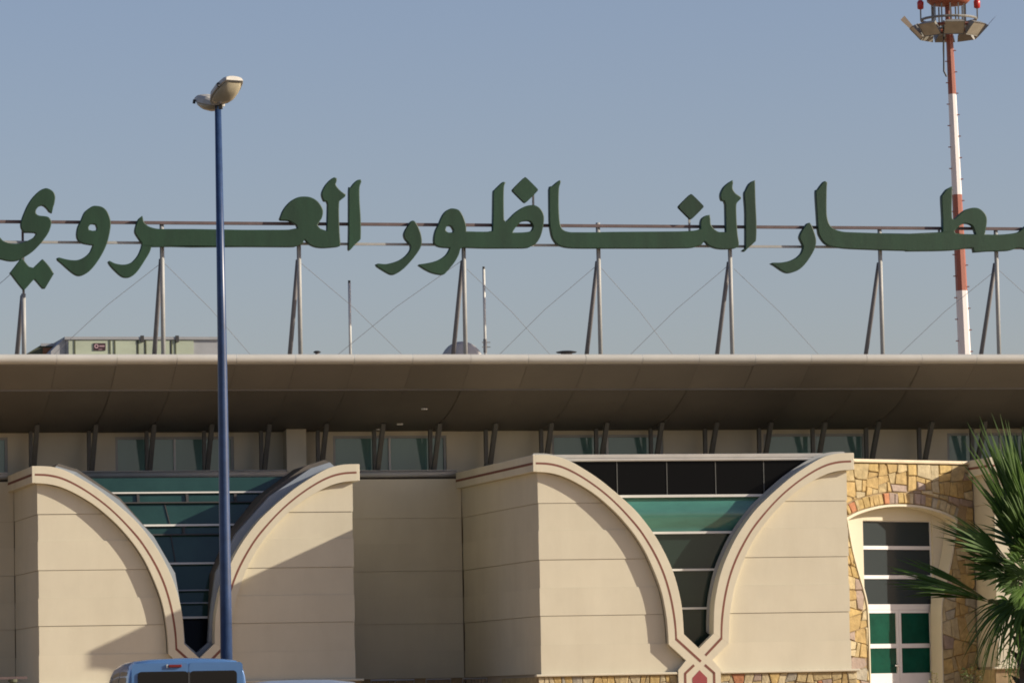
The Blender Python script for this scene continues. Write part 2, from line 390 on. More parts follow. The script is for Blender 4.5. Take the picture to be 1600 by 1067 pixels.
for z0, z1, us in ((5.86, 6.05, (-11.75, -10.62, -9.5)), (5.12, 5.30, (-10.75,))):
    for u in us: lean(MB().box(u-.03, u+.03, vg-.05, vg+.03, z0, z1).build('mullion_or_reflection', 'dark', gz))
for a, b in (((-11.15, 5.84), (-11.05, 5.34)), ((-11.05, 5.09), (-10.98, 4.46))):  # no glazing bars: thin dark slanted strips imitate reflections in the panes
    lean(MB().bar((a[0], vg-.012, a[1]), (b[0], vg-.012, b[1]), .022).build('mullion_or_reflection', 'dark', gz))
FAC = [(3.2, 6.62), (2.75, 6.48), (1.80, 5.86), (1.02, 5.02), (.55, 4.15), (.40, 3.2), (.345, 2.6), (0, 2.27)]
for sg in (-1, 1):
    for i in range(len(FAC)-1):
        (s0, z0), (s1, z1) = FAC[i], FAC[i+1]
        if sg < 0: z0 -= .05*(i < 4); z1 -= .05*(i < 3)
        q = [(cu+sg*(s0+.1), z0-.12), (cu+sg*(s1+.1), z1-.12), (cu+sg*max(s1-.08, 0), z1+.045), (cu+sg*(s0-.08), z0+.045)]
        if i >= len(FAC)-2: q = [(cu+sg*s0, z0-.02), (cu+sg*s1, z1-.02), (cu+sg*max(s1-.03, 0), z1+.12), (cu+sg*(s0-.05), z0+.05)]
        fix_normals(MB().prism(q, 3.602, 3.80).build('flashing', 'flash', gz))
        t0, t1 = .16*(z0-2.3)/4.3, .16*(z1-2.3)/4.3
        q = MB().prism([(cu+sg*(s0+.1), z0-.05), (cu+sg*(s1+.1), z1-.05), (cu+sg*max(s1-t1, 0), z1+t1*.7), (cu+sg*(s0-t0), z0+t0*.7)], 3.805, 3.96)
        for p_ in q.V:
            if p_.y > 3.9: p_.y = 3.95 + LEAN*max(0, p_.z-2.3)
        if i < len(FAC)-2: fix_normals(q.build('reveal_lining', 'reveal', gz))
# right pier (mostly behind the palm and outside the frame)
cu, vg = 11.40, 2.52
gz = MB().prism(clean(vshape(cu, 6.42, 2.30, .12)), vg+.05, vg+.12).build('goblet_window', 'glass_black', T); fix_normals(gz)
for zt, zb in ((6.42, 5.70), (5.655, 4.885), (4.84, 4.05), (4.01, 3.19), (3.15, 2.30)): pane(cu, zt, zb, .1, vg, 'glass_dark', gz)
for z in (5.68, 4.86, 4.03, 3.17): transom(cu, z, .1, vg, .05, 'alu', gz)

# recessed bay walls between the piers
def bay(u0, u1, v):
    core = MB().box(u0, u1, v+.02, v+.3, GZ-.05, 6.46).build('bay_wall', 'core', T)
    for k in range(len(COURSE)-1):
        z0 = COURSE[k]+(.003 if k % 2 == 0 else .0008); z1 = COURSE[k+1]-(.003 if k % 2 else .0008)
        if k == len(COURSE)-2: z1 = 6.455
        MB().box(u0, u1, v-(0 if k % 2 else .01), v+.019, z0, z1).build('wall_panel', 'plaster', core)
    MB().box(u0, u1, v-.02, v+.019, GZ-.05, 1.755).build('plinth', 'mortar', core)
bay(-7.10, -3.66, 7.3); bay(-19.0, -14.30, 7.3)
# gutter below the clerestory
def gutter(u0, u1, v, z):
    q = MB().tube([(u0, v, z), (u1, v, z)], .075, 12); o = q.build('gutter', 'gutter', T, True)
    MB().box(u0, u1, v-.02, v+.3, z+.078, z+.10).build('gutter_lip', 'gutter', o)
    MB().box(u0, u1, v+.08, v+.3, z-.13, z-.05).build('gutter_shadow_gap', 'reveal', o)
    MB().box(u0, u1, v+.3, v+.5, z-.16, z+.09).build('gutter_back', 'strut', o)
gutter(-7.02, -3.74, 7.35, 6.575); gutter(-18, -14.42, 7.35, 6.575); gutter(-13.0, -7.85, 7.35, 6.60)
MB().box(-13.2, -8.2, 5.6, 7.3, 6.30, 6.42).build('flat_roof', 'roofing', T)

# clerestory
CV, ZS, ZT = 8.0, 6.62, 7.62
wins = [(-17.2, -14.33), (-11.80, -8.98), (-6.59, -3.83), (-1.23, 1.55), (4.09, 6.69), (8.80, 11.6)]
cw = MB().box(-19, 19, CV+.25, CV+.45, GZ, 8.6).build('clerestory_wall', 'core', T)
pe = -19.0
for i, (a, b) in enumerate(wins + [(19, 19)]):
    MB().box(pe, a, CV, CV+.249, 6.3, 7.9).build('wall_panel', 'plaster', cw); pe = b
for a, b in wins:
    MB().box(a, b, CV+.001, CV+.248, 7.53, 7.9).build('lintel', 'plaster', cw)
    MB().box(a, b, CV-.03, CV+.248, 6.3, 6.62).build('sill', 'gutter', cw)
    f = MB(); f.box(a, a+.06, CV+.03, CV+.12, 6.62, 7.53); f.box(b-.06, b, CV+.03, CV+.12, 6.62, 7.53)
    f.box(a+.06, b-.06, CV+.03, CV+.12, 7.47, 7.53); f.box(a+.06, b-.06, CV+.03, CV+.12, 6.62, 6.66)
    W_ = f.build('window', 'gutter', T); m_ = (a+b)/2
    MB().box(m_-.025, m_+.025, CV+.03, CV+.12, 6.66, 7.47).build('mullion_or_reflection', 'alu', W_)
    for x0, x1 in ((a+.06, m_-.025), (m_+.025, b-.06)):
        MB().box(x0, x1, CV+.08, CV+.11, 6.66, 7.47).build('pane', 'glass_up', W_)
MB().box(-7.80, -7.33, 7.55, 7.998, 6.2, 7.72).build('pilaster', 'plaster', T)

# roof: wing-like edge, soffit panels
roof = MB().box(-24.5, 24.5, 3.72, 32, 8.88, 9.05).build('roof', 'roofing', T)
PW = 1.3635
for k in range(-8, 27):
    u0 = -13.79 + k*PW; g_ = .004
    a, b = u0+g_, u0+PW-g_
    prof = [(3.72, 9.13), (3.64, 9.125), (3.585, 9.09), (3.56, 9.03), (3.575, 8.965), (3.63, 8.915), (3.72, 8.90)]
    V = [(x, v, z) for x in (a, b) for v, z in prof]; n = len(prof)
    F = [(i, i+1, n+i+1, n+i) for i in range(n-1)]
    o = mk('edge_trim', V, F, 'fascia', roof, True)
    for nm, mt, pr in (('soffit_panel', 'soffit', ((3.70, 8.898), (4.0, 8.715), (4.3, 8.545), (4.62, 8.385))), ('inner_soffit_panel', 'soffit_shaded', ((4.635, 8.377), (5.1, 8.18), (5.7, 7.98), (6.4, 7.82), (7.2, 7.70), (8.0, 7.63)))):
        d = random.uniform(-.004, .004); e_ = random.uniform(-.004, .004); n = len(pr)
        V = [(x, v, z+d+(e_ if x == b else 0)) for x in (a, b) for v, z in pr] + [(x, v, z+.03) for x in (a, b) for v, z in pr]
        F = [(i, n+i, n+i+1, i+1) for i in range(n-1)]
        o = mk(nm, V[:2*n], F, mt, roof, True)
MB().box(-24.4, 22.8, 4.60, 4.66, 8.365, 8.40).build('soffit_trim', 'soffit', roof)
mk('soffit_backing', [(-24.4, 3.75, 8.93), (22.8, 3.75, 8.93), (22.8, 4.62, 8.45), (-24.4, 4.62, 8.45), (22.8, 8.1, 8.0), (-24.4, 8.1, 8.0)], [(0, 1, 2, 3), (3, 2, 4, 5)], 'soffit_shaded', roof)
for u, v, z in ((-4.9, 5.6, 8.015), (-5.2, 6.9, 7.745), (-5.55, 7.6, 7.665)):
    MB().lathe([(.075, 0), (.08, .03)], 14, (u, v, z-.03)).build('downlight', 'alu', roof)
for k in range(-3, 25):
    u = -13.82 + k*PW
    zs = 8.375 - (7.75-4.64)/(8.0-4.64)*(8.375-7.63)
    q = MB().bar((u, 7.78, 6.50), (u, 7.78, 7.68), .085, .11).build('strut', 'strut', T)
    zt = 7.77
    MB().bar((u+.03, 7.70, 6.50), (u+.03, 6.85, zt), .10, .12).build('raking_arm', 'strut', q)
    MB().box(u-.1, u+.1, 7.62, 7.84, 6.5, 6.56).build('foot_plate', 'strut', q)
# body of the building behind, closing it from the sides
MB().box(-24, 24, 9.0, 31.5, GZ, 8.87).build('rear_hall', 'plaster', T)

# ------------------------------------------------------------------ rubble stone: Voronoi stones with recessed joints
def clip(poly, nx, nz, c):        # keep nx*x+nz*z <= c
    out = []
    for (a, b) in zip(poly, poly[1:]+poly[:1]):
        da = nx*a[0]+nz*a[1]-c; db = nx*b[0]+nz*b[1]-c
        if da <= 0: out.append(a)
        if (da < 0 < db) or (db < 0 < da):
            t_ = da/(da-db); out.append((a[0]+(b[0]-a[0])*t_, a[1]+(b[1]-a[1])*t_))
    return out
def cells(x0, x1, z0, z1, sx, sz, gap, rng, keep=None):
    target = sx*sz; out = []
    def shrink(P):
        cx = sum(p[0] for p in P)/len(P); cz = sum(p[1] for p in P)/len(P); Q = P
        for a, b in zip(P, P[1:]+P[:1]):
            dx, dz = b[0]-a[0], b[1]-a[1]; L = math.hypot(dx, dz)
            if L < 1e-5: continue
            nx, nz = dz/L, -dx/L
            if nx*(cx-a[0])+nz*(cz-a[1]) > 0: nx, nz = -nx, -nz
            Q = clip(Q, nx, nz, nx*a[0]+nz*a[1]-gap/2*rng.uniform(.6, 1.5))
            if len(Q) < 3: return Q
        return Q
    def knock(P):            # break one or two corners so the stones are not all four-sided
        for _ in range(rng.choice((0, 1, 1, 2))):
            if len(P) < 4: break
            k = rng.randrange(len(P)); a, p, b = P[k-1], P[k], P[(k+1) % len(P)]; f, g_ = rng.uniform(.06, .22), rng.uniform(.06, .22)
            P = P[:k] + [(p[0]+(a[0]-p[0])*f, p[1]+(a[1]-p[1])*f), (p[0]+(b[0]-p[0])*g_, p[1]+(b[1]-p[1])*g_)] + P[k+1:]
        return P
    def split(P, depth):
        w_ = max(p[0] for p in P)-min(p[0] for p in P); h_ = max(p[1] for p in P)-min(p[1] for p in P)
        if depth > 14 or area(P) < target*rng.uniform(.55, 1.9):
            Q = shrink(knock(P))
            if len(Q) >= 3: out.append(((sum(p[0] for p in Q)/len(Q), sum(p[1] for p in Q)/len(Q)), Q))
            return
        f = rng.uniform(.36, .64); a = rng.uniform(-.30, .30)
        if w_ > h_*rng.uniform(.75, 1.35): nx, nz = math.cos(a), math.sin(a)
        else: nx, nz = math.sin(a), math.cos(a)
        cx = min(p[0] for p in P)+w_*f; cz = min(p[1] for p in P)+h_*f; c = nx*cx+nz*cz
        A, B = clip(P, nx, nz, c), clip(P, -nx, -nz, -c)
        if len(A) < 3 or len(B) < 3 or min(area(A), area(B)) < target*.12: return split(P, depth+1)
        split(A, depth+1); split(B, depth+1)
    split([(x0, z0), (x1, z0), (x1, z1), (x0, z1)], 0)
    return out
def area(P): return abs(sum(a[0]*b[1]-b[0]*a[1] for a, b in zip(P, P[1:]+P[:1])))/2
def stone(P, depth, parent, rng, place, wts=(30, 24, 16, 11, 2.5, 14, 3), chamfer=.016):
    cx = sum(p[0] for p in P)/len(P); cz = sum(p[1] for p in P)/len(P); n = len(P)
    P = clean(P); n = len(P)
    if n < 3: return
    k = 1-min(.3, chamfer/max(.03, math.sqrt(area(P))/2))
    tx, tz = rng.uniform(-.10, .10), rng.uniform(-.10, .10); d = depth + rng.uniform(-.016, .02)
    V = [(x, .06, z) for x, z in P] + [(x, -d+chamfer, z) for x, z in P] + [(cx+(x-cx)*k, -d+tx*(x-cx)+tz*(z-cz), cz+(z-cz)*k) for x, z in P]
    V = [place(*v) for v in V]
    F = [(i, (i+1) % n, n+(i+1) % n, n+i) for i in range(n)] + [(n+i, n+(i+1) % n, 2*n+(i+1) % n, 2*n+i) for i in range(n)] + [tuple(range(2*n, 3*n))]
    return fix_normals(mk('stone', V, F, rng.choices(STONE, wts)[0], parent))
# stone wall with the goblet-shaped doorway, set at an angle between two piers
SA = Vector((4.25, 2.0)); SB = Vector((7.79, 3.5)); st = (SB-SA).normalized(); sn = Vector((-st.y, st.x))
def SP(s, o, z): q = SA + st*s + sn*o; return (q.x, q.y, z)
S0, S1, SCN = -.75, 3.845, 1.60
RIGHT = [(1.14, GZ), (1.14, 2.6), (1.16, 3.15), (1.24, 3.5), (1.40, 3.95), (1.56, 4.45), (1.68, 5.02)]
ARCH = [(1.68, 5.02), (1.72, 5.235), (1.4, 5.36), (1.0, 5.46), (.6, 5.525), (.3, 5.548), (0, 5.555)]
OPEN = smooth_curve(RIGHT[1:], 3); OPEN = [(1.14, GZ)] + OPEN
TOPC = smooth_curve(ARCH[1:], 3)
HALF = OPEN + TOPC
outl = [(SCN+s, z) for s, z in HALF] + [(SCN-s, z) for s, z in HALF[::-1][1:]]   # right foot, over the arch, left foot
wall = MB()
bk = [(S1, GZ), (S1, 6.50), (S0, 6.50), (S0, GZ)]
P = outl + [(S0, GZ), (S0, 6.50), (S1, 6.50), (S1, GZ)]
P = P[::-1]
n = len(P); V = [SP(s, 0, z) for s, z in P] + [SP(s, .32, z) for s, z in P]
F = [tuple(range(n)), tuple(range(2*n-1, n-1, -1))] + [(i, n+i, n+(i+1) % n, (i+1) % n) for i in range(n)]
sw = fix_normals(mk('stone_wall', V, F, 'mortar', T))
rng = random.Random(11)
def inside(x, z):
    c = False
    for (x0, z0), (x1, z1) in zip(outl, outl[1:]+outl[:1]):
        if (z0 > z) != (z1 > z) and x < (x1-x0)*(z-z0)/(z1-z0)+x0: c = not c
    return c
RIM = [(SCN+s, z) for s, z in TOPC] + [(SCN-s, z) for s, z in TOPC[::-1][1:]]
def near_b(x, z):
    best = None
    for a, b in zip(outl, outl[1:]):
        dx, dz = b[0]-a[0], b[1]-a[1]; L2 = dx*dx+dz*dz
        if L2 < 1e-9: continue
        t_ = max(0, min(1, ((x-a[0])*dx+(z-a[1])*dz)/L2)); q = (a[0]+dx*t_, a[1]+dz*t_); d = math.hypot(x-q[0], z-q[1])
        if best is None or d < best[0]: best = (d, q, (dx, dz))
    return best
VOUS = .27
for (c, P) in cells(S0+.02, S1-.005, GZ, 6.49, .36, .31, .012, rng):
    ar0 = area(P)
    cx = sum(p[0] for p in P)/len(P); cz = sum(p[1] for p in P)/len(P)
    for _ in range(3):
        if not P: break
        # trim against the opening (and the ring of voussoirs over the arch)
        worst = None
        for p in P + [(cx, cz)]:
            d, q, t_ = near_b(*p); ins = inside(*p); sd = -d if ins else d
            lim = VOUS+.02 if q[1] > 5.2 else .025
            if worst is None or sd-lim < worst[0]: worst = (sd-lim, p, q, t_, lim)
        if worst[0] >= -.004: break
        _, p, q, (dx, dz), lim = worst; L = math.hypot(dx, dz); nx, nz = dz/L, -dx/L       # outward normal (right of travel)
        if inside(q[0]+nx*.01, q[1]+nz*.01): nx, nz = -nx, -nz
        P = clip(P, -nx, -nz, -(nx*q[0]+nz*q[1]+lim))
    if len(P) >= 3 and area(P) > .004:
        cx = sum(p[0] for p in P)/len(P); cz = sum(p[1] for p in P)/len(P)
        if not inside(cx, cz): stone(P, .035, sw, rng, SP)
# voussoirs
tot = [0]
for a, b in zip(RIM, RIM[1:]): tot.append(tot[-1]+math.hypot(b[0]-a[0], b[1]-a[1]))
def rim_at(l):
    l = max(0, min(tot[-1]-1e-6, l))
    for i in range(len(tot)-1):
        if tot[i] <= l <= tot[i+1]:
            t_ = (l-tot[i])/(tot[i+1]-tot[i]); a, b = RIM[i], RIM[i+1]; dx, dz = b[0]-a[0], b[1]-a[1]; L = math.hypot(dx, dz)
            return (a[0]+dx*t_, a[1]+dz*t_), (dz/L, -dx/L)
l = 0.02
while l < tot[-1]-.1:
    wd = rng.uniform(.09, .19); (a, na), (b, nb) = rim_at(l), rim_at(l+wd)
    sgn = 1 if na[1] > 0 else -1
    h = VOUS*rng.uniform(.86, 1.0)
    Q = [(a[0]+na[0]*sgn*.02, a[1]+na[1]*sgn*.02), (b[0]+nb[0]*sgn*.02, b[1]+nb[1]*sgn*.02), (b[0]+nb[0]*sgn*h, b[1]+nb[1]*sgn*h), (a[0]+na[0]*sgn*h, a[1]+na[1]*sgn*h)]
    stone(Q, .04, sw, rng, SP, (24, 20, 22, 14, 3, 14, 3)); l += wd+.008
# plaster rim, inner plaster wall, parapet coping
rim = MB(); A_ = outl; 
B_ = []
for i, p in enumerate(outl):
    B_.append((SCN+(p[0]-SCN)*.972, p[1]-(.05 if p[1] > 5 else 0)))
Vv = [SP(s, o, z) for o in (-.05, .33) for L_ in (A_, B_) for s, z in L_]; n = len(A_)
Ff = []
for i in range(n-1):
    Ff += [(i, n+i, n+i+1, i+1), (2*n+i, 2*n+i+1, 3*n+i+1, 3*n+i), (i, i+1, 2*n+i+1, 2*n+i), (n+i, 3*n+i, 3*n+i+1, n+i+1)]
fix_normals(mk('arch_rim', Vv, Ff, 'band', sw))
DS0, DS1, DZ = .70, 2.86, 5.19
def sbox(name, s0, s1, o0, o1, z0, z1, m, parent):
    q = MB(); q.box(s0, s1, o0, o1, z0, z1); q.V = [Vector(SP(v.x, v.y, v.z)) for v in q.V]; return q.build(name, m, parent)
sbox('inner_wall', S0, DS0, .34, .6, GZ, 6.2, 'plaster', sw); sbox('inner_wall', DS1, S1+.3, .34, .6, GZ, 6.2, 'plaster', sw); sbox('inner_wall', DS0, DS1, .34, .6, DZ, 6.2, 'plaster', sw)
bevel(sbox('parapet_coping', S0, S1-.003, -.11, .45, 6.502, 6.585, 'coping', sw), .03, 3)
# door with three lights over two glazed leaves
dr = MB()
def dframe(s0, s1, z0, z1): dr.box(s0, s1, .40, .47, z0, z1)
for s0, s1 in ((DS0, DS0+.02), (DS1-.02, DS1)): dframe(s0, s1, GZ, DZ)
for zc, h in ((4.565, .085), (3.885, .085), (3.19, .13)): dframe(DS0+.02, DS1-.02, zc-h/2, zc+h/2)
dframe(DS0+.02, DS1-.02, DZ-.02, DZ)
dr.V = [Vector(SP(v.x, v.y, v.z)) for v in dr.V]
door = dr.build('door', 'white_frame', T)
for z0, z1 in ((4.6075, DZ-.02), (3.9275, 4.5225), (3.255, 3.8425)): sbox('pane', DS0+.02, DS1-.02, .43, .45, z0, z1, 'glass_slate', door)
cm = (DS0+DS1)/2
for s0, s1 in ((DS0+.03, cm-.004), (cm+.004, DS1-.03)):
    for q in ((s0, s0+.075, GZ+.02, 3.12), (s1-.075, s1, GZ+.02, 3.12), (s0+.075, s1-.075, 3.05, 3.12), (s0+.075, s1-.075, 2.24, 2.34), (s0+.075, s1-.075, GZ+.02, 1.66)):
        sbox('leaf_rail', q[0], q[1], .395, .465, q[2], q[3], 'white_frame', door)
    for z0, z1 in ((2.34, 3.05), (1.66, 2.24)): sbox('pane', s0+.075, s1-.075, .42, .44, z0, z1, 'glass_door', door)
hd = MB(); hd.bar((cm-.05, .34, 1.83), (cm-.19, .34, 1.835), .025); hd.bar((cm-.05, .40, 1.83), (cm-.05, .34, 1.83), .03); hd.box(cm-.075, cm-.03, .385, .394, 1.70, 1.88)
hd.V = [Vector(SP(v.x, v.y, v.z)) for v in hd.V]; hd.build('handle', 'steel', door)

# stone plinths with rounded ledge under the piers
def plinth(cu, v0, seed, vis=True):
    rng = random.Random(seed)
    for a, b, ea, eb in ((cu-WALLH-.1, cu-.50, 1, 0), (cu+.50, cu+WALLH+.12, 0, 1)):
        core = MB().box(a, b, v0-.06, v0+.033, GZ-.02, 1.70).build('plinth', 'mortar', T)
        if ea: MB().box(a, a+.11, v0+.034, v0+3.3, GZ-.02, 1.70).build('plinth_return', STONE[1], core)
        if eb: MB().box(b-.11, b, v0+.034, v0+1.6, GZ-.02, 1.70).build('plinth_return', STONE[1], core)
        bevel(MB().box(a-.06*ea, b+.06*eb, v0-.15, v0+.034, 1.702, 1.758).build('ledge', 'band', core), .02, 3)
        if vis:
            for c, P in cells(a, b, GZ, 1.695, .25, .22, .012, rng):
                if area(P) > .003: stone(P, .05, core, rng, lambda s, o, z: (s, v0-.06+o*.5, z), (16, 26, 24, 12, 3.5, 10, 8))
plinth(-.05, 0, 5); plinth(-10.70, 3.4, 6, False); plinth(11.40, 2.1, 8, False)

# ------------------------------------------------------------------ rooftop sign
S = empty('rooftop_sign', bw(0, 4.8, 9.05), PSI, label='green Arabic letter sign on steel rails and posts along the roof edge', category='sign')
# pixel outlines of the lettering measured on the sign's own upright plane
def sgn_pt(px, py):
    d = fw*7000 + rt*(px-800) - up*(py-533.5); c = Vector((0, 0, CAM_Z))
    t_ = (4.66 - (c-BO).dot(BV))/d.dot(BV); q = c + d*t_ - BO
    return q.dot(BU), q.z - 9.05
ZA = (0, 250, 5.3333); ZB = (380, 250, 5.3333); ZC = (630, 250, 5.3333); ZD = (900, 250, 5.3333); ZE = (1150, 250, 5.3333); ZF = (1400, 250, 5.335); PX = (0, 0, 1)
def tr(z, pts): return [(z[0]+x/z[2], z[1]+y/z[2]) for x, y in pts]
def letter(loops, thick=.06):
    cu_ = D.curves.new('letter', 'CURVE'); cu_.dimensions = '2D'; cu_.fill_mode = 'BOTH'; cu_.extrude = thick; cu_.bevel_depth = .018; cu_.bevel_resolution = 2; cu_.offset = -.016
    for L in loops:
        L = [sgn_pt(*p) for p in L]
        n = len(L); Q = []
        for i in range(n):      # closed smoothing
            p0, p1, p2, p3 = L[i-1], L[i], L[(i+1) % n], L[(i+2) % n]
            a1 = math.atan2(p1[1]-p0[1], p1[0]-p0[0]); a2 = math.atan2(p2[1]-p1[1], p2[0]-p1[0]); a3 = math.atan2(p3[1]-p2[1], p3[0]-p2[0])
            k1 = abs((a2-a1+math.pi) % (2*math.pi)-math.pi); k2 = abs((a3-a2+math.pi) % (2*math.pi)-math.pi)
            Q.append(p1)
            if k1 < 1.0 and k2 < 1.0 and math.hypot(p2[0]-p1[0], p2[1]-p1[1]) < .6:
                for t_ in (.33, .67): Q.append(tuple(.5*((2*b)+(c-a)*t_+(2*a-5*b+4*c-d)*t_*t_+(3*b-a-3*c+d)*t_**3) for a, b, c, d in zip(p0, p1, p2, p3)))
        sp = cu_.splines.new('POLY'); sp.points.add(len(Q)-1); sp.use_cyclic_u = True
        for i, (u, z) in enumerate(Q): sp.points[i].co = (u, z, 0, 1)
    tmp = D.objects.new('tmp', cu_); COL.objects.link(tmp)
    dg = bpy.context.evaluated_depsgraph_get(); me = D.meshes.new_from_object(tmp.evaluated_get(dg))
    D.objects.remove(tmp); D.curves.remove(cu_)
    for v in me.vertices: x, y, z = v.co; v.co = (x, -z - .12, y)
    me.materials.clear(); me.materials.append(M['letter']); me.name = 'letter'
    o = D.objects.new('letter', me); link(o, S); return fix_normals(o)
letter([tr(ZA, [(395, 240), (440, 265), (458, 305), (452, 360), (440, 400), (430, 445), (408, 435), (385, 405), (355, 383), (325, 388), (300, 415), (298, 445), (320, 465), (360, 470), (400, 478), (425, 510), (420, 560), (400, 610), (370, 655), (330, 705), (270, 765), (210, 805), (150, 838), (90, 845), (30, 835), (-40, 812), (-95, 750), (-115, 660), (-95, 565), (-80, 562), (-40, 610), (0, 650), (30, 680), (80, 697), (140, 700), (190, 690), (240, 670), (280, 645), (298, 620), (290, 610), (240, 607), (200, 605), (180, 580), (170, 545), (178, 500), (200, 440), (230, 375), (270, 315), (320, 265), (360, 243)])])
letter([[(32, 405), (36, 406), (45, 417), (51.5, 419), (64, 407), (67.5, 406.5), (77, 417), (83, 427), (82.5, 430), (70, 451), (66, 451), (55, 438.5), (51.5, 438), (39, 452), (35, 452), (17, 429), (16.5, 425)]])
letter([tr(ZA, [(800, 385), (850, 395), (890, 430), (915, 490), (920, 550), (905, 640), (880, 720), (840, 800), (790, 875), (740, 930), (690, 960), (650, 967), (610, 950), (560, 910), (510, 865), (475, 835), (472, 820), (490, 815), (550, 830), (610, 838), (660, 832), (710, 805), (750, 765), (772, 712), (740, 708), (680, 695), (645, 665), (635, 620), (645, 560), (670, 510), (700, 440), (740, 405), (770, 388)]), tr(ZA, [(765, 535), (795, 540), (805, 570), (800, 590), (770, 593), (740, 585), (735, 565), (745, 545)])])
letter([tr(ZA, [(1183, 468), (1195, 515), (1230, 552), (1290, 573), (1360, 578), (1600, 578)]) + tr(ZB, [(0, 585), (330, 585), (400, 580), (450, 570), (440, 545), (400, 520), (370, 508), (310, 505), (300, 495), (320, 440), (350, 390), (400, 340), (460, 312), (520, 308), (570, 318), (620, 350), (655, 400), (662, 440), (650, 490), (615, 545), (640, 575), (695, 595), (700, 370), (670, 345), (652, 300), (655, 265), (680, 215), (720, 170), (755, 148), (778, 155), (775, 180), (768, 205), (785, 235), (820, 270), (852, 290), (845, 308), (805, 340), (797, 360), (795, 450), (800, 600), (806, 700), (795, 722), (740, 730), (660, 735), (600, 728), (560, 712), (540, 698), (525, 680), (508, 662), (495, 690), (478, 705), (440, 720), (380, 727), (0, 725)]) + tr(ZA, [(1600, 728), (1280, 720), (1260, 725), (1245, 770), (1200, 845), (1150, 920), (1105, 965), (1060, 982), (1010, 972), (950, 920), (910, 875), (897, 850), (910, 842), (950, 862), (1000, 873), (1050, 872), (1100, 850), (1150, 790), (1180, 705), (1160, 670), (1130, 625), (1120, 590), (1135, 530), (1155, 490)])])
letter([tr(ZB, [(975, 165), (982, 180), (970, 215), (966, 250), (968, 350), (977, 500), (977, 640), (968, 670), (930, 705), (895, 745), (880, 757), (873, 745), (876, 600), (876, 260), (890, 235), (920, 195), (950, 170)])])
letter([tr(ZB, [(1410, 508), (1432, 520), (1460, 570), (1480, 630), (1485, 690), (1470, 740), (1430, 800), (1380, 860), (1330, 910), (1280, 945), (1245, 958), (1210, 950), (1150, 915), (1110, 888), (1102, 872), (1120, 865), (1180, 870), (1240, 858), (1300, 835), (1350, 800), (1385, 755), (1390, 720), (1375, 695), (1345, 660), (1335, 625), (1345, 590), (1370, 550), (1390, 518)])])
letter([tr(ZC, [(415, 407), (460, 420), (490, 460), (510, 510), (522, 560), (522, 597), (600, 600), (700, 600), (742, 592), (745, 400), (748, 270), (760, 250), (800, 210), (830, 185), (850, 190), (838, 215), (834, 300), (835, 440), (838, 500), (850, 518), (880, 490), (930, 440), (990, 400), (1040, 382), (1090, 380), (1130, 400), (1160, 440), (1170, 490), (1160, 570), (1140, 640), (1105, 695), (1060, 722), (1000, 737), (700, 738), (500, 732), (475, 735), (460, 790), (420, 860), (370, 920), (335, 955), (290, 955), (230, 940), (170, 910), (125, 880), (130, 872), (180, 865), (250, 850), (310, 825), (355, 790), (380, 750), (385, 735), (330, 732), (280, 720), (255, 695), (252, 650), (265, 590), (290, 540), (320, 470), (350, 430), (385, 410)]), tr(ZC, [(380, 550), (400, 560), (415, 590), (410, 607), (375, 607), (352, 590), (352, 570), (362, 553)]), tr(ZC, [(1000, 512), (1050, 512), (1075, 540), (1078, 565), (1060, 595), (1010, 605), (940, 608), (910, 607), (915, 590), (940, 555), (970, 525)])])
def dot(z, c, r): return tr(z, [(c[0]-6, c[1]-r+4), (c[0]+6, c[1]-r+4), (c[0]+r-4, c[1]-6), (c[0]+r-4, c[1]+6), (c[0]+6, c[1]+r-4), (c[0]-6, c[1]+r-4), (c[0]-r+4, c[1]+6), (c[0]-r+4, c[1]-6)])
letter([dot(ZC, (1014, 253), 100)])
letter([tr(ZC, [(1310, 180), (1305, 200), (1295, 240), (1292, 350), (1295, 450), (1305, 540), (1330, 585), (1380, 603), (1450, 605)]) + tr(ZD, [(160, 605), (300, 602), (850, 598), (1000, 588), (1035, 575), (1033, 530), (1045, 490), (1080, 465), (1110, 460), (1115, 490), (1120, 540), (1150, 580), (1190, 603), (1245, 603), (1240, 370), (1210, 340), (1200, 305), (1205, 270), (1230, 225), (1270, 190), (1300, 172), (1305, 190), (1300, 220), (1305, 250), (1330, 285), (1370, 310), (1370, 325), (1340, 355), (1332, 380), (1332, 450), (1340, 600), (1353, 690), (1350, 725), (1320, 738), (1250, 745), (1180, 742), (1130, 728), (1095, 708), (1080, 690), (1063, 678), (1045, 705), (1000, 722), (940, 735), (700, 738), (160, 738)]) + tr(ZC, [(1500, 738), (1380, 735), (1310, 720), (1270, 695), (1240, 650), (1225, 590), (1215, 500), (1212, 250), (1240, 220), (1280, 185), (1300, 172)])])
letter([dot(ZD, (956, 391), 98)])
letter([tr(ZD, [(1487, 172), (1488, 200), (1492, 350), (1500, 520), (1497, 660), (1480, 690), (1430, 735), (1400, 765), (1380, 760), (1395, 745), (1408, 720), (1408, 450), (1398, 290), (1410, 255), (1435, 205), (1465, 180)])])
letter([tr(ZE, [(608, 525), (625, 545), (650, 610), (663, 670), (655, 730), (620, 800), (570, 870), (520, 915), (460, 940), (415, 942), (370, 920), (320, 885), (285, 865), (300, 858), (370, 857), (440, 843), (500, 815), (540, 775), (555, 725), (545, 695), (525, 650), (535, 610), (560, 570), (590, 530)])])
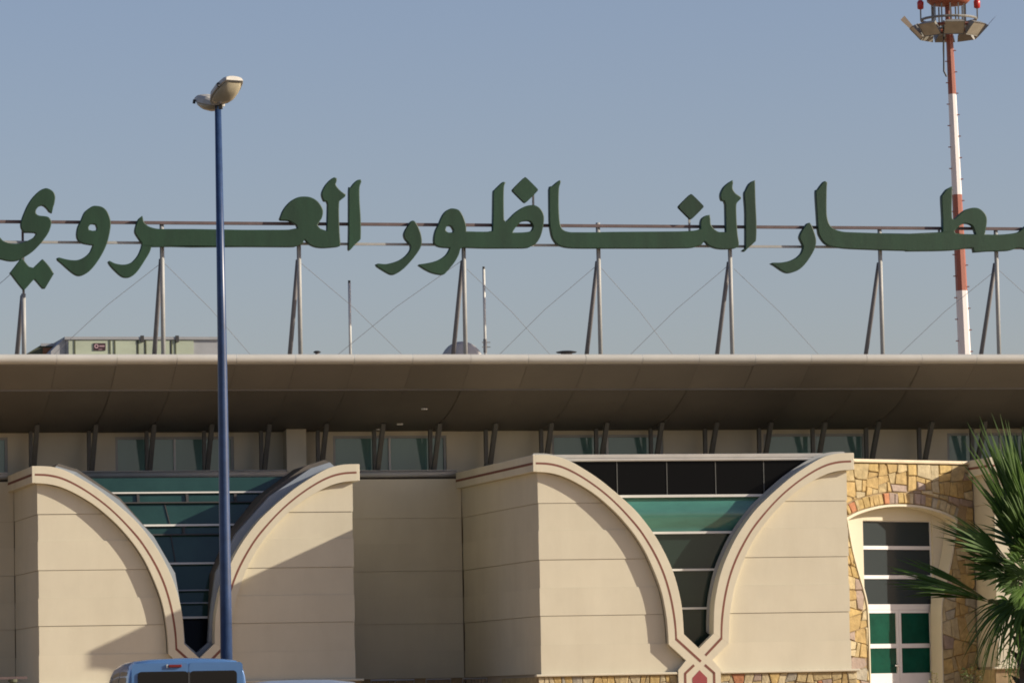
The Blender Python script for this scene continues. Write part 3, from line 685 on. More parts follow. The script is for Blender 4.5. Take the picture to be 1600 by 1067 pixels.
letter([tr(ZE, [(740, 180), (757, 190), (752, 230), (750, 400), (755, 480), (775, 540), (810, 575), (870, 597), (950, 605), (1200, 613), (1500, 617)]) + tr(ZF, [(200, 617), (385, 605), (383, 480), (375, 320), (385, 290), (420, 245), (465, 222), (462, 300), (460, 430), (465, 490), (478, 500), (520, 460), (570, 420), (630, 402), (680, 405), (720, 430), (748, 470), (752, 520), (742, 590), (735, 622), (800, 625), (900, 622), (1000, 608), (1040, 585), (1070, 555), (1110, 535), (1170, 540), (1205, 600), (1195, 680), (1150, 745), (1100, 755), (1067, 745), (1030, 735), (1000, 735), (960, 752), (900, 760), (760, 763), (645, 772), (638, 735), (600, 735), (560, 742), (450, 755), (300, 760), (100, 762)]) + tr(ZE, [(1400, 757), (1200, 752), (950, 742), (850, 732), (780, 720), (730, 690), (695, 640), (680, 590), (670, 450), (660, 270), (675, 250), (700, 215), (725, 185)]), tr(ZF, [(580, 532), (625, 545), (645, 575), (660, 622), (560, 620), (490, 612), (480, 595), (500, 575), (540, 540)])])
# rails, posts, braces, guy wires (local z = 0 at the roof)
MB().box(-18, 14, -.04, .04, 3.145, 3.215).build('rail', 'rail', S)
MB().box(-18, 14, -.04, .04, 2.69, 2.745).build('rail', 'post', S)
posts = [-17.6, -14.354, -11.162, -7.973, -4.069, -.823, 2.393, 6.121, 9.052, 12.3]
tops = [3.15, 1.55, 3.15, 3.1, 3.1, 3.26, 3.1, 3.15, 3.22, 3.1]
for p, tp in zip(posts, tops):
    MB().tube([(p, .05, 0), (p, .05, tp)], .052, 10).build('post', 'post', S, True)
    MB().tube([(p, 1.45, 0), (p-.01, .12, 2.35 if tp > 2 else 1.5)], .055, 10).build('brace', 'brace', S, True)
    MB().box(p-.12, p+.12, -.07, .17, 0, .03).build('base_plate', 'brace', S)
MB().bar((-14.354, .03, 1.5), (-14.354, .03, 2.7), .05).build('post', 'brace', S); MB().bar((-14.36, .03, 2.69), (-14.36, .03, 3.2), .05).build('post', 'rail', S)
for u, z0, z1 in ((-2.39, 2.7, 4.0), (1.395, 2.7, 3.7), (7.6, 2.7, 3.2)): MB().bar((u, 0, z0), (u, 0, z1), .045).build('stay', 'post', S)
for (a, za), (b, zb) in (((-7.942, 2.29), (-5.41, .2)), ((-4.076, 2.38), (-7.298, .2)), ((-4.0, 2.16), (-1.89, .2)), ((-.875, 2.25), (-3.43, .2)), ((-.767, 2.2), (1.06, .2)), ((2.33, 2.26), (-.27, .2)), ((2.486, 2.19), (4.68, .2)), ((9.077, 2.22), (6.36, .2)), ((-11.2, 2.25), (-13.7, .35)), ((-11.1, 2.25), (-9.0, .2)), ((9.1, 2.2), (11.4, .2)), ((-14.4, 2.2), (-16.5, .4))):
    MB().tube([(a, .06, za), ((a+b)/2, .06, (za+zb)/2-.015), (b, .06, zb-.2)], .0058, 5).build('guy_wire', 'wire', S)

# ------------------------------------------------------------------ things on the roof
for u, zt, lab, clampy in ((-6.556, 11.02, 'plain grey antenna pole on the roof, between two sign posts', False), (-3.318, 11.36, 'taller grey antenna pole with a clamp beside the satellite dish', True)):
    e = empty('antenna_pole', bw(u, 6, 9.05), PSI, label=lab, category='antenna', group='antenna poles on the roof')
    MB().tube([(0, 0, 0), (0, 0, zt-9.09)], .034, 10).build('pole', 'alu', e, True)
    MB().tube([(0, 0, zt-9.088), (0, 0, zt-9.03)], .03, 10).build('cap', 'dark', e)
    if clampy:
        MB().tube([(0, -.005, .3), (0, -.005, .62)], .045, 10).build('sleeve', 'brace', e)
        for z in (.43, .54): MB().bar((-.08, -.03, z), (.12, -.03, z), .02).build('clamp', 'brace', e)
e = empty('satellite_dish', bw(-3.61, 6.9, 9.05), PSI, label='grey satellite dish rising just above the roof edge', category='dish')
V = []; F = []; n = 28
for i in range(7):
    r = .52*i/6
    for j in range(n): V.append((r*math.cos(2*math.pi*j/n), .25*(r/.52)**2, r*math.sin(2*math.pi*j/n)+.13))
for i in range(6):
    for j in range(n): F.append((i*n+j, i*n+(j+1) % n, (i+1)*n+(j+1) % n, (i+1)*n+j))
o = mk('reflector', V, F, 'dish', e, True); md = o.modifiers.new('s', 'SOLIDIFY'); md.thickness = .015
MB().bar((0, .05, .0), (0, .05, .15), .08).build('mount', 'brace', e); MB().bar((0, .28, .13), (0, .6, .13), .03).build('feed_arm', 'brace', e)
# air handling units
e = empty('air_handling_unit', bw(-12.1, 14, 9.05), PSI, label='long pale green rooftop air unit with a maroon badge plate', category='air unit')
body = MB().box(.05, 3.92, 0, 2.2, 0, 1.26).build('casing', 'hvac_g', e)
MB().box(.0, 3.97, -.06, 2.26, 1.261, 1.33).build('lid', 'hvac_g', e)
x = .10
for k, wd in enumerate((.17, .88, .12, .56, .2, .64, .60)):
    MB().box(x, x+wd-.035, -.03, -.001, .05, 1.25).build('panel', 'hvac', body); x += wd
for xx in (.27, 1.15, 1.27, 1.86, 2.05, 2.7, 2.8): MB().box(xx-.035, xx-.005, -.045, -.001, .05, 1.25).build('panel_post', 'hvac_d', body)
for xx in (1.9, 2.78): MB().box(xx, xx+.08, -.08, .02, 1.2, 1.36).build('lifting_lug', 'dark', e)
pl = MB().box(.72, 1.02, -.05, -.032, .99, 1.17).build('badge', 'plate', e)
ring = MB(); n = 18
V = [(.79+r*math.cos(2*math.pi*j/n), -.053, 1.095+r*math.sin(2*math.pi*j/n)) for r in (.052, .03) for j in range(n)]
mk('emblem', V, [(j, (j+1) % n, n+(j+1) % n, n+j) for j in range(n)], 'plate_fg', pl)
q = MB()
for k in range(5): q.box(.865+k*.026, .884+k*.026, -.054, -.051, 1.08, 1.115)
q.build('lettering', 'plate_fg', pl); MB().box(.84, .93, -.054, -.051, 1.01, 1.022).build('lettering', 'plate_fg', pl)
fix_normals(MB().prism([(-.33, 0), (-.33, .98), (0, 1.30), (0.045, 1.30), (.045, 0)], .05, 2.1).build('intake_hood', 'hvac_g', e))
e = empty('intake_unit', bw(-13.0, 15, 9.05), PSI, label='low dark green and rust coloured rooftop unit with sloping end', category='air unit')
fix_normals(MB().prism([(0, 0), (.15, 1.02), (.52, 1.245), (1.0, 1.245), (1.0, 0)], 0, 1.6).build('casing', 'hvac_d', e))
MB().box(.5, .98, -.02, -.001, .6, 1.14).build('panel', 'hvac_o', e); MB().box(.45, .98, -.035, -.001, 1.18, 1.25).build('lid', 'hvac_g', e)
for u, wd, lab in ((-7.43, .16, 'tiny dark vent cap at the roof edge left of the antenna pole'), (-1.45, .45, 'flat dark vent lid at the roof edge beside a sign post')):
    e = empty('roof_vent', bw(u, 5.6, 9.05), PSI, label=lab, category='vent')
    MB().lathe([(wd*.3, 0), (wd*.3, .26)], 14).build('stack', 'brace', e); MB().lathe([(wd*.5, .262), (wd*.56, .285), (wd*.3, .31), (.01, .315)], 16).build('cap', 'dark', e)

# ------------------------------------------------------------------ street lamp
L = empty('street_lamp', (-4.155, 64, 0), 0, label='tall blue lamp post with two cream lamp heads in front of the left window', category='street lamp')
MB().tube([(0, 0, .3), (0, 0, 3), (0, 0, 6.5), (-.012, 0, 9.80)], [.092, .082, .066, .046], 20).build('post', 'pole_blue', L, True)
MB().lathe([(.17, 0), (.17, .05), (.12, .10), (.11, .9), (.1, .95)], 20).build('base', 'pole_blue', L)
def lamp_head(parent, org, axis, side, upv, ln, wd):
    ax = Vector(axis).normalized(); sd = Vector(side); sd = (sd - ax*sd.dot(ax)).normalized(); nu = sd.cross(ax).normalized()
    if nu.dot(Vector(upv)) < 0: nu = -nu
    org = Vector(org)
    def Pt(a, s, h): return org + ax*a*ln + sd*s*wd/2 + nu*h
    sta = [(0, .42, .05), (.12, .72, .09), (.35, .98, .13), (.65, 1.0, .13), (.88, .86, .11), (1.0, .70, .075)]
    V = []; n = 9
    for a, ws, h in sta:
        for j in range(n):
            th = math.pi*j/(n-1); V.append(Pt(a, ws*math.cos(th), h*math.sin(th)**.6 if 0 < j < n-1 else 0))
    F = [(i*n+j, i*n+j+1, (i+1)*n+j+1, (i+1)*n+j) for i in range(len(sta)-1) for j in range(n-1)]
    F += [tuple(range(n)), tuple(range((len(sta)-1)*n, len(sta)*n)[::-1])] + [(i*n, (i+1)*n, (i+1)*n+n-1, i*n+n-1) for i in range(len(sta)-1)]
    hd_ = fix_normals(mk('lamp_head', V, F, 'lamp_shell', parent, False)); bevel(hd_, .008)
    V = []
    sta2 = [(.10, .45, .01), (.2, .74, .06), (.4, .88, .10), (.62, .88, .10), (.8, .78, .075), (.92, .6, .01)]
    for a, ws, h in sta2:
        for j in range(n):
            th = math.pi*j/(n-1); V.append(Pt(a, ws*math.cos(th), -.004-h*math.sin(th)))
    F = [(i*n+j, i*n+j+1, (i+1)*n+j+1, (i+1)*n+j) for i in range(len(sta2)-1) for j in range(n-1)]
    F += [(i*n, (i+1)*n, (i+1)*n+n-1, i*n+n-1) for i in range(len(sta2)-1)]
    fix_normals(mk('lamp_bowl', V, F, 'lamp_bowl', hd_, True))
    q = MB(); c = Pt(.78, -1.02, .0); q.bar(c-nu*.03, c+nu*.03, .03); q.build('latch', 'dark', hd_)
    return hd_
lamp_head(L, (-.03, -.05, 9.80), (.62, -.95, .62), (.85, .55, 0), (-.2, .35, .9), .62, .40)
lamp_head(L, (.01, .04, 9.80), (-.55, .75, .24), (.8, .6, 0), (0, 0, 1), .52, .36)
MB().bar((-.05, 0, 9.79), (.05, 0, 9.80), .09).build('head_bracket', 'dark', L)

# ------------------------------------------------------------------ floodlight mast behind the building
K = empty('floodlight_mast', (16.95, 165, 0), 0, label='tall red and white banded floodlight mast rising behind the building', category='mast')
LX = -.0202   # slight lean of the mast per metre of height
def mc(z): return (16.702-16.95+.28 + (z-13.69)*LX - .28, 0, z)
def mr(z): return .355 - .0088*z
bands = [(0, 4.6, 'mast_red'), (4.6, 8.6, 'mast_white'), (8.6, 12.0, 'mast_red'), (12.0, 15.96, 'mast_white'), (15.96, 19.53, 'mast_red'), (19.53, 23.28, 'mast_white'), (23.28, 26.9, 'mast_red')]
for z0, z1, m in bands:
    MB().tube([mc(z0), mc(z1-.003)], [mr(z0), mr(z1)], 8).build('mast_section', m, K)
for i in range(34):
    z = 12.5 + i*.4; c = mc(z); MB().bar((c[0]+(mr(z)-.02)*(1 if i % 2 else -1), -.05, z), (c[0]+(mr(z)+.075)*(1 if i % 2 else -1), -.05, z), .035).build('climbing_peg', 'mast_red', K)
c = Vector(mc(25.82))
MB().tube([c+Vector((-.20, -.15, .2)), c+Vector((-.24, -.15, -.9)), c+Vector((-.25, -.15, -1.7)), c+Vector((-.15, -.12, -1.9))], .035, 8).build('cable', 'dark', K)
V = []; 
MB().tube([(c.x+1.02*math.cos(2*math.pi*j/24), c.y+1.02*math.sin(2*math.pi*j/24), c.z+.25) for j in range(25)], .05, 6).build('carriage_ring', 'flood', K)
MB().tube([(c.x+.95*math.cos(2*math.pi*j/24), c.y+.95*math.sin(2*math.pi*j/24), c.z-.02) for j in range(25)], .06, 6).build('carriage_ring', 'mast_red', K)
for j in range(12):
    a = 2*math.pi*j/12; MB().bar((c.x+.62*math.cos(a), c.y+.62*math.sin(a), c.z-.05), (c.x+.62*math.cos(a), c.y+.62*math.sin(a), c.z+.80), .05).build('carriage_post', 'flood', K)
for j in range(4):
    a = 2*math.pi*j/4+.4; MB().bar((c.x, c.y, c.z+.02), (c.x+.95*math.cos(a), c.y+.95*math.sin(a), c.z+.02), .07).build('carriage_spoke', 'flood', K)
MB().lathe([(.2, .76), (.66, .82), (.80, .94), (.82, 1.12), (.70, 1.4), (.3, 1.65), (.02, 1.7)], 28, c).build('head_cover', 'mast_red', K, True)
for sx in (-1, 1):
    o = MB().lathe([(.02, .62), (.115, .66), (.125, .90), (.07, .98), (.01, 1.0)], 14, c+Vector((sx*1.05, -.1, .0))).build('obstruction_light', 'red_lens', K, True)
    MB().bar(c+Vector((sx*1.05, -.1, .25)), c+Vector((sx*1.05, -.1, .64)), .05).build('stem', 'flood', o)
for j in range(8):
    a = 2*math.pi*j/8 + .06
    ra = Vector((math.cos(a), math.sin(a), 0)); tg = Vector((-math.sin(a), math.cos(a), 0)); base = c + ra*1.0 + Vector((0, 0, -.02))
    fwd = (ra*1.0 + Vector((0, 0, -.95))).normalized(); upn = tg.cross(fwd)
    if upn.z < 0: upn = -upn
    V = []
    for d_, hw, hh in ((0, .20, .16), (.10, .28, .22), (.32, .38, .29)):
        for sx, sz in ((-1, -1), (1, -1), (1, 1), (-1, 1)): V.append(base + fwd*d_ + tg*sx*hw + upn*sz*hh)
    F = [(0, 1, 2, 3)] + [(i*4+k, i*4+(k+1) % 4, (i+1)*4+(k+1) % 4, (i+1)*4+k) for i in range(2) for k in range(4)]
    fl = fix_normals(mk('floodlight', V, F, 'flood', K))
    V = [base + fwd*.30 + tg*sx*.36 + upn*sz*.27 for sx, sz in ((-1, -1), (1, -1), (1, 1), (-1, 1))]
    mk('face_glass', V, [(0, 1, 2, 3)], 'flood_in', fl)
    MB().bar(base, c + ra*.6 + Vector((0, 0, .05)), .06).build('bracket', 'flood', fl)
    if abs(ra.x) < .8: continue
    V = [base + fwd*.30 + tg*sx*.38 + upn*.28 for sx in (-1, 1)] + [base + ra*.72 + Vector((0, 0, .34)) + tg*sx*.5 for sx in (1, -1)]
    V += [v + upn*.02 for v in V]
    fix_normals(mk('visor', V, [(0, 1, 2, 3), (7, 6, 5, 4), (0, 4, 5, 1), (1, 5, 6, 2), (2, 6, 7, 3), (3, 7, 4, 0)], 'alu', fl))

# ------------------------------------------------------------------ vehicles
def wheel(parent, x, y, r, wd):
    n = 24
    V = [(x+dx, y+rr*math.cos(2*math.pi*j/n), r+rr*math.sin(2*math.pi*j/n)) for rr, dx in ((r*.62, wd/2), (r*.93, wd/2), (r, wd*.35), (r, -wd*.35), (r*.93, -wd/2), (r*.62, -wd/2)) for j in range(n)]
    F = [(i*n+j, i*n+(j+1) % n, (i+1)*n+(j+1) % n, (i+1)*n+j) for i in range(5) for j in range(n)]
    w_ = fix_normals(mk('wheel', V, F, 'rubber', parent, True))
    V = [(x+dx, y+rr*math.cos(2*math.pi*j/n), r+rr*math.sin(2*math.pi*j/n)) for rr, dx in ((r*.62, wd*.42), (r*.62, -wd*.42)) for j in range(n)]
    fix_normals(mk('rim', V, [(j, (j+1) % n, n+(j+1) % n, n+j) for j in range(n)] + [tuple(range(n)), tuple(range(n, 2*n))], 'rim', w_))
def loft(parent, name, sta, sec, m):
    # sta: (y, roof z, width factor, floor z); sec: (half width, relative height) from sill to roof centre
    V = []; n = 2*len(sec)-1
    def ring(y, h, wf, fz):
        L_ = [(-w_*wf, y, fz+(h-fz)*k) for w_, k in sec]; return L_ + [(-p[0], p[1], p[2]) for p in L_[:-1][::-1]]
    for s_ in sta: V += ring(*s_)
    F = [(i*n+j, (i+1)*n+j, (i+1)*n+j+1, i*n+j+1) for i in range(len(sta)-1) for j in range(n-1)]
    F += [((i+1)*n, i*n, i*n+n-1, (i+1)*n+n-1) for i in range(len(sta)-1)] + [tuple(range(n)), tuple(range((len(sta)-1)*n, len(sta)*n))]
    o = fix_normals(mk(name, V, F, m, parent, True))
    md = o.modifiers.new('b', 'BEVEL'); md.width = .035; md.segments = 3; md.limit_method = 'ANGLE'; md.angle_limit = R_(50)
    return o
VN = empty('van', (-4.35, 59.0, 0), R_(12), label='blue van parked with its rear doors towards us in front of the lamp post', category='van')
vsec = [(.80, 0), (.835, .15), (.845, .40), (.82, .62), (.775, .86), (.735, .945), (.66, .985), (.45, 1.0), (0, 1.008)]
vsta = [(0, 1.80, .985, .32), (.05, 1.815, .995, .26), (.35, 1.828, 1, .24), (1.2, 1.825, 1, .24), (1.9, 1.79, 1, .24), (2.3, 1.70, .995, .24), (2.65, 1.50, .99, .24), (3.0, 1.22, .98, .24), (3.15, 1.10, .97, .24), (3.6, .99, .94, .26), (3.9, .86, .88, .28), (4.02, .62, .8, .32)]
vb = loft(VN, 'body', vsta, vsec, 'van_blue')
def vw(y, k, side, off=.004):     # point on the van's side
    for (a, b) in zip(vsta, vsta[1:]):
        if a[0] <= y <= b[0]:
            t_ = (y-a[0])/(b[0]-a[0]); h = a[1]+(b[1]-a[1])*t_; wf = a[2]+(b[2]-a[2])*t_; fz = a[3]+(b[3]-a[3])*t_; break
    for (w0, k0), (w1, k1) in zip(vsec, vsec[1:]):
        if k0 <= k <= k1: wv = w0+(w1-w0)*(k-k0)/(k1-k0); break
    return (side*(wv*wf+off), y, fz+(h-fz)*k)
for sd in (-1, 1):
    for y0, y1, kt0, kt1 in ((.22, .95, .90, .905), (1.02, 1.75, .905, .90), (1.82, 2.5, .895, .86)):
        N = 6; V = []
        for i in range(N+1):
            y = y0+(y1-y0)*i/N; kt = kt0+(kt1-kt0)*i/N
            for j in range(5): V.append(vw(y, .62+(kt-.62)*j/4, sd))
        F = [(i*5+j, (i+1)*5+j, (i+1)*5+j+1, i*5+j+1) for i in range(N) for j in range(4)]
        o = mk('side_window', V, F, 'car_glass', vb, True)
    for y in (.99, 1.79): 
        V = [vw(y+d, k, sd, .006) for d in (-.018, .018) for k in (.2, .4, .6, .75, .88)]
        mk('door_pillar', V, [(i, i+1, 5+i+1, 5+i) for i in range(4)], 'dark', vb)
    q = MB(); q.box(*sorted((sd*.80, sd*.99)), 2.45, 2.58, 1.02, 1.18); bevel(q.build('mirror', 'van_blue', vb), .02)
def rbox(x0, x1, z0, z1, r, y, n=5):
    P = []
    for cx, cz, a0 in ((x1-r, z0+r, -90), (x1-r, z1-r, 0), (x0+r, z1-r, 90), (x0+r, z0+r, 180)):
        for i in range(n+1): a = R_(a0+90*i/n); P.append((cx+r*math.cos(a), cz+r*math.sin(a)))
    return P
SEAM = .02
for x0, x1 in ((-.655, SEAM-.012), (SEAM+.012, .655)):
    P = rbox(x0, x1, 1.12, 1.665, .05, 0); d_ = fix_normals(MB().prism(P, -.03, -.004).build('rear_window', 'car_glass', vb))
    MB().prism(rbox(x0-.06, x1+.06 if x1 > .3 else x1+.008, .42, 1.765, .06, 0), -.012, .03)
    fix_normals(MB().prism(rbox(min(x0-.075, -.735) if x0 < 0 else x0-.008, x1+.008 if x1 < .3 else .735, .40, 1.775, .05, 0), -.014, .02).build('rear_door', 'van_blue', vb))
MB().box(SEAM-.0125, SEAM+.0125, -.034, -.015, 1.13, 1.655).build('window_seal', 'dark', vb)
bevel(MB().box(-.25, -.075, -.045, -.013, 1.715, 1.752).build('brake_light', 'brake', vb), .008)
MB().box(-.275, -.255, -.035, -.013, 1.712, 1.755).build('washer_jet', 'alu', vb)
for sd in (-1, 1):
    bevel(MB().box(*sorted((sd*.70, sd*.82)), -.02, .10, .82, 1.22).build('tail_light', 'brake', vb), .02)
bevel(MB().box(-.82, .82, -.12, .06, .30, .56).build('bumper', 'dark', vb), .04); MB().box(-.26, .26, -.03, -.012, .72, .83).build('number_plate', 'white_frame', vb)
V = [(x, y, z) for x, y, z in ((-.66, 2.34, 1.665), (.66, 2.34, 1.665), (.72, 3.06, 1.19), (-.72, 3.06, 1.19))]
mk('windscreen', [(x, y+.02, z+.015) for x, y, z in V], [(0, 1, 2, 3)], 'car_glass', vb)
for x in (-.74, .74):
    for y in (.72, 3.3): wheel(VN, x, y, .30, .19)
CR = empty('car', (-1.95, 43.0, 0), R_(7), label='silver car in front, only its roof showing beside the blue van', category='car')
csec = [(.78, 0), (.84, .2), (.845, .42), (.80, .60), (.70, .80), (.625, .92), (.53, .975), (.3, .995), (0, 1.0)]
csta = [(0, .86, .90, .3), (.12, .98, .95, .26), (.62, 1.03, .985, .22), (1.05, 1.22, 1, .22), (1.45, 1.40, 1, .22), (1.8, 1.445, 1, .22), (2.3, 1.447, 1, .22), (2.7, 1.40, 1, .22), (3.15, 1.16, 1, .22), (3.4, .98, .99, .22), (4.0, .88, .95, .24), (4.25, .70, .85, .28)]
cb = loft(CR, 'body', csta, csec, 'car_silver')
mk('rear_screen', [(-.66, .68, 1.075), (.66, .68, 1.075), (.56, 1.36, 1.385), (-.56, 1.36, 1.385)], [(0, 1, 2, 3)], 'car_glass', cb)
for sd in (-1, 1):
    bevel(MB().box(*sorted((sd*.52, sd*.78)), -.03, .1, .66, .82).build('tail_light', 'brake', cb), .02)
bevel(MB().box(-.8, .8, -.1, .1, .28, .56).build('bumper', 'car_silver', cb), .04); MB().box(-.26, .26, -.03, -.0, .68, .79).build('number_plate', 'white_frame', cb)
for x in (-.73, .73):
    for y in (.85, 3.35): wheel(CR, x, y, .30, .19)

# ------------------------------------------------------------------ luggage trolleys by the recessed bay
def trolley(u, v, lab):
    e = empty('luggage_trolley', bw(u, v, GZ), PSI, label=lab, category='trolley', group='luggage trolleys by the shaded wall')
    q = MB(); wd = .29
    MB().tube([(-wd, 0, 1.0), (wd, 0, 1.0)], .018, 8).build('handle_bar', 'steel', e)
    for x in (-wd, wd): MB().tube([(x, 0, 1.0), (x, .12, .6), (x, .2, .18)], .014, 8).build('side_frame', 'steel', e)
    for k in range(7): q.tube([(-wd+.08*k+.05, .015, .985), (-wd+.08*k+.05, .2, .25)], .006, 5)
    q.build('back_grille', 'brace', e)
    MB().box(-wd, wd, .2, 1.0, .16, .185).build('platform', 'steel', e)
    for x, y in ((-wd, .25), (wd, .25), (0, .95)):
        n = 14; V = [(x+dx, y+.07*math.cos(2*math.pi*j/n), .075+.07*math.sin(2*math.pi*j/n)) for dx in (-.02, .02) for j in range(n)]
        fix_normals(mk('wheel', V, [(j, (j+1) % n, n+(j+1) % n, n+j) for j in range(n)] + [tuple(range(n)), tuple(range(n, 2*n))], 'rubber', e))
for u, v, lab in ((-6.12, 5.0, 'luggage trolley nearest the silver car, at the foot of the shaded wall'), (-5.48, 5.9, 'luggage trolley set back between two others at the shaded wall'), (-4.82, 5.0, 'luggage trolley in the middle of the row at the shaded wall'), (-3.95, 5.0, 'luggage trolley nearest the stone plinth of the middle window')):
    trolley(u, v, lab)
# dark bar at the lower left corner
e = empty('barrier_arm', bw(-15.0, 2.0, GZ), PSI, label='dark horizontal barrier bar in the lower left corner', category='barrier')
MB().box(-1.6, .25, -.03, .03, 1.15, 1.205).build('arm', 'rail', e); MB().box(-.13, .0, -.05, .05, 0, 1.15).build('post', 'hvac_d', e); MB().lathe([(.1, 0), (.1, .06)], 12, (-.065, 0, 1.09)).build('pivot', 'hvac_d', e)

# ------------------------------------------------------------------ palm
PC = Vector((5.99, 52.0, 2.48))
PT = empty('palm_tree', (PC.x, PC.y, 0), 0, label='fan palm with dark green spiky fronds at the right edge', category='palm')
CC = Vector((0, 0, PC.z))
q = MB(); prng = random.Random(3)
pts = [(0, 0, 0), (0, 0, .5), (.01, 0, 1.2), (0, 0, 1.9), (0, 0, 2.35), (0, 0, 2.5)]
q.tube(pts, [.26, .22, .2, .21, .2, .08], 14); trunk = q.build('trunk', 'trunk', PT, True)
for i in range(60):
    a = i*2.4; z = .15 + i*.036; d_ = Vector((math.cos(a), math.sin(a), 0)); r = .20
    MB().add([d_*r + Vector((-d_.y, d_.x, 0))*.06 + Vector((0, 0, z)), d_*r - Vector((-d_.y, d_.x, 0))*.06 + Vector((0, 0, z)), d_*(r+.10) + Vector((0, 0, z+.16)), d_*(r-.02) + Vector((0, 0, z+.10))], [(0, 1, 2), (1, 3, 2), (3, 0, 2)]).build('leaf_base', 'trunk', trunk)
def frond(axis, normal, pet, ln, spread, nb, droop, seed, w0=.021, fuse=.42, start=(0, 0, 0), tipjit=.12):
    rg = random.Random(seed); ax = Vector(axis).normalized(); nn = Vector(normal); nn = (nn-ax*nn.dot(ax)).normalized(); sd = ax.cross(nn).normalized()
    o = CC + Vector(start); hub = o + ax*pet; V = []; F = []
    q = MB().tube([o, o+ax*pet*.5+Vector((0, 0, .02)), hub], [.022, .016, .012], 6)
    V, F = list(q.V), list(q.F); np_ = len(F)
    for b in range(nb):
        t_ = (b/(nb-1)-.5)*2; th = t_*spread + rg.uniform(-.025, .025)
        d_ = (ax*math.cos(th) + sd*math.sin(th)).normalized(); L_ = ln*(1-.28*abs(t_)**1.6)*rg.uniform(1-tipjit, 1)
        lat = nn.cross(d_).normalized(); fold = nn*(.30 if b % 2 else -.30)
        segs = 7; base = len(V); dr = droop*rg.uniform(.5, 1.5)
        rand = Vector((rg.uniform(-1, 1), rg.uniform(-1, 1), rg.uniform(-1, 1)))*.05
        for i in range(segs+1):
            s = i/segs; p = hub + d_*L_*s + nn*.03*math.sin(s*3) + rand*s*s*L_
            ex = max(0, s-fuse)/(1-fuse); p = p + Vector((0, 0, -dr*L_*ex**2.2))
            if s < fuse: hw = min(max(.004, s*L_*spread/(nb-1)*1.05), w0*1.3)
            else: hw = w0*(1-ex)**.75*1.0 + .0012
            V += [p - lat*hw + fold*hw*.0, p + nn*hw*.55, p + lat*hw]
        for i in range(segs):
            a = base+i*3; F += [(a, a+1, a+4, a+3), (a+1, a+2, a+5, a+4)]
    return mk('frond', V, F, None, PT, False, ['palm', 'palm_tip'], [1]*np_ + [0]*(len(F)-np_))
# (axis in x right, y away, z up; fan normal)
frond((-.36, -.12, 1.0), (.66, -.70, .25), .38, 1.66, .36, 15, .01, 1, .029, .46, start=(-.02, -.1, 0))
frond((-.20, .15, 1.0), (.8, -.6, .1), .44, 1.60, .36, 14, .015, 2, .028, .46, start=(.03, 0, 0))
frond((.02, -.25, 1.0), (.7, -.7, 0), .42, 1.58, .45, 16, .02, 3, .028, .46)
frond((-.26, .05, 1.0), (.5, -.85, .2), .34, 1.45, .34, 16, .01, 31, .030, .55, start=(.02, .1, 0))
frond((-.10, -.05, 1.0), (.4, -.9, .1), .34, 1.55, .34, 16, .01, 32, .030, .55, start=(.02, -.05, 0))
frond((-.20, -.30, .85), (.3, -.95, .2), .22, 1.05, .42, 20, .01, 33, .034, .62, start=(.02, -.15, 0))
frond((-.46, -.15, .95), (.4, -.9, .3), .26, .88, .34, 18, .01, 34, .032, .62, start=(.02, -.15, .02))
frond((-.75, -.3, .30), (.1, -.95, .4), .20, .80, .42, 20, .03, 35, .032, .6, start=(-.05, -.15, -.05))
frond((-.35, -.4, .45), (.1, -.95, .4), .10, .62, .75, 24, .03, 36, .036, .65, start=(-.02, -.18, -.05))
frond((-.35, -.4, -.1), (.0, -.98, .2), .10, .58, .75, 24, .05, 37, .034, .6, start=(-.02, -.18, -.05))
frond((.38, .1, 1.0), (.8, -.8, -.3), .5, 1.5, .7, 20, .05, 4, .028)
frond((-1, -.1, .36), (.15, -.66, 1), .10, 1.30, .34, 15, .015, 5, .028, .5, start=(-.46, -.25, -.27))
frond((-1, .15, .24), (.1, -.5, 1), .12, 1.22, .30, 13, .03, 22, .027, .5, start=(-.44, -.2, -.28))
frond((-1, .3, .66), (.55, -.70, 1), .38, 1.02, .52, 18, .03, 6, .029, .42)
frond((-.88, -.5, .56), (.4, -.78, .8), .36, 1.02, .50, 17, .03, 7, .029, .42)
frond((-.50, -.35, -.55), (-.5, -.85, .4), .38, .86, 1.2, 17, .40, 8, .018, .24)
frond((-.20, -.55, -.50), (-.2, -.9, .5), .38, .95, 1.25, 18, .42, 9, .018, .24)
frond((-.36, .35, -.40), (-.6, -.6, .6), .42, .85, 1.1, 16, .38, 10, .018, .24)
frond((.35, -.6, -.3), (.2, -.9, .5), .45, 1.0, 1.25, 20, .35, 11, .02, .28)
frond((.8, -.3, .3), (-.4, -.7, .8), .5, 1.1, 1.1, 24, .1, 12, .028)
frond((.9, .2, .8), (-.7, -.5, .8), .5, 1.2, 1.0, 24, .06, 13, .028)
frond((.1, .8, .6), (0, -.7, .8), .5, 1.2, 1.1, 24, .1, 14, .028)
frond((.05, -.85, .75), (-.1, -.6, .9), .35, .80, 1.0, 26, .06, 15, .030, .5)
frond((.2, -.9, .35), (.1, -.4, 1), .35, .80, 1.0, 26, .08, 16, .030, .5)
frond((.0, .7, .9), (.4, -.7, .5), .5, 1.1, .8, 24, .05, 17, .028)
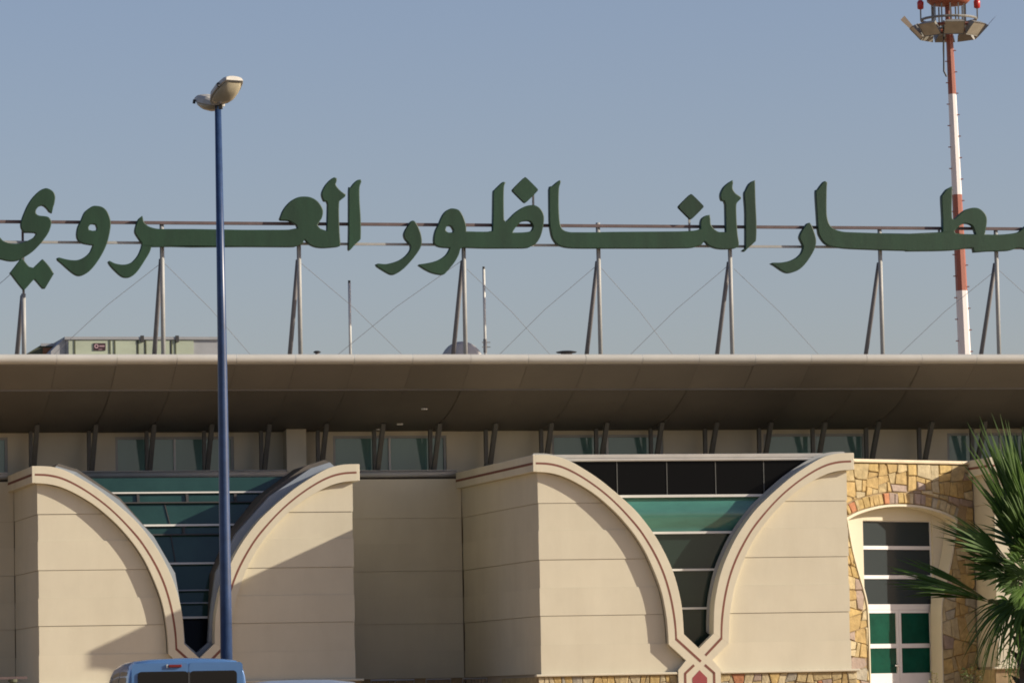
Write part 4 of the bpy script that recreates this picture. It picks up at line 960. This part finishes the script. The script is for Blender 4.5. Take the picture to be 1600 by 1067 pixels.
frond((.6, .6, -.1), (.4, -.4, .9), .5, 1.1, 1.2, 24, .2, 18)
frond((-.05, -.2, -.8), (-.1, -1, -.2), .35, .9, 1.0, 17, .1, 19, .017, .25)
frond((.3, .1, -.8), (.1, -1, .2), .35, .9, 1.0, 17, .1, 20, .017, .25)
frond((-.05, -.4, .85), (.5, -.75, .45), .25, .80, .6, 22, .02, 21, .034, .55)
frond((.10, -.5, .95), (.5, -.8, .4), .25, .90, .6, 22, .02, 23, .034, .55)
frond((-.62, -.5, .08), (-.1, -.85, .6), .22, .72, .80, 22, .06, 24, .032, .55)

# ------------------------------------------------------------------ shrubs at the doorway
def shrub(u, v, h, n, ln, m, lab, seed, spread=.5):
    e = empty('shrub', bw(u, v, GZ), 0, label=lab, category='shrub'); rg = random.Random(seed)
    q = MB(); V = []; F = []
    for i in range(n):
        a = rg.uniform(0, 6.28); tilt = rg.uniform(.05, spread); hh = h*rg.uniform(.6, 1)
        tip = Vector((math.cos(a)*tilt*hh, math.sin(a)*tilt*hh, hh)); m1 = tip*.55 + Vector((0, 0, .12*hh))
        q.tube([(0, 0, 0), m1, tip], [.01, .007, .003], 5)
        for k in range(26):
            t_ = .25 + .75*k/25; p = m1*(2*t_*(1-t_)) + tip*(t_*t_)
            d_ = Vector((rg.uniform(-1, 1), rg.uniform(-1, 1), rg.uniform(-.3, .7))).normalized(); l_ = ln*rg.uniform(.6, 1.1); w_ = d_.cross(Vector((rg.uniform(-1, 1), rg.uniform(-1, 1), 1))).normalized()*l_*.16
            b = len(V); V += [p, p+d_*l_*.5+w_, p+d_*l_, p+d_*l_*.5-w_]; F.append((b, b+1, b+2, b+3))
    q.build('stems', 'trunk', e); mk('foliage', V, F, m, e)
shrub(5.75, .9, 1.05, 4, .09, 'shrub_y', 'thin yellow green plant in front of the glass door', 21, .45)
shrub(6.75, 1.2, 1.12, 12, .11, 'shrub', 'small leafy bush at the foot of the stone wall right of the door', 22, .4)
shrub(7.75, .4, 1.55, 22, .14, 'shrub', 'tall feathery bush below the palm at the right edge', 23, .55)
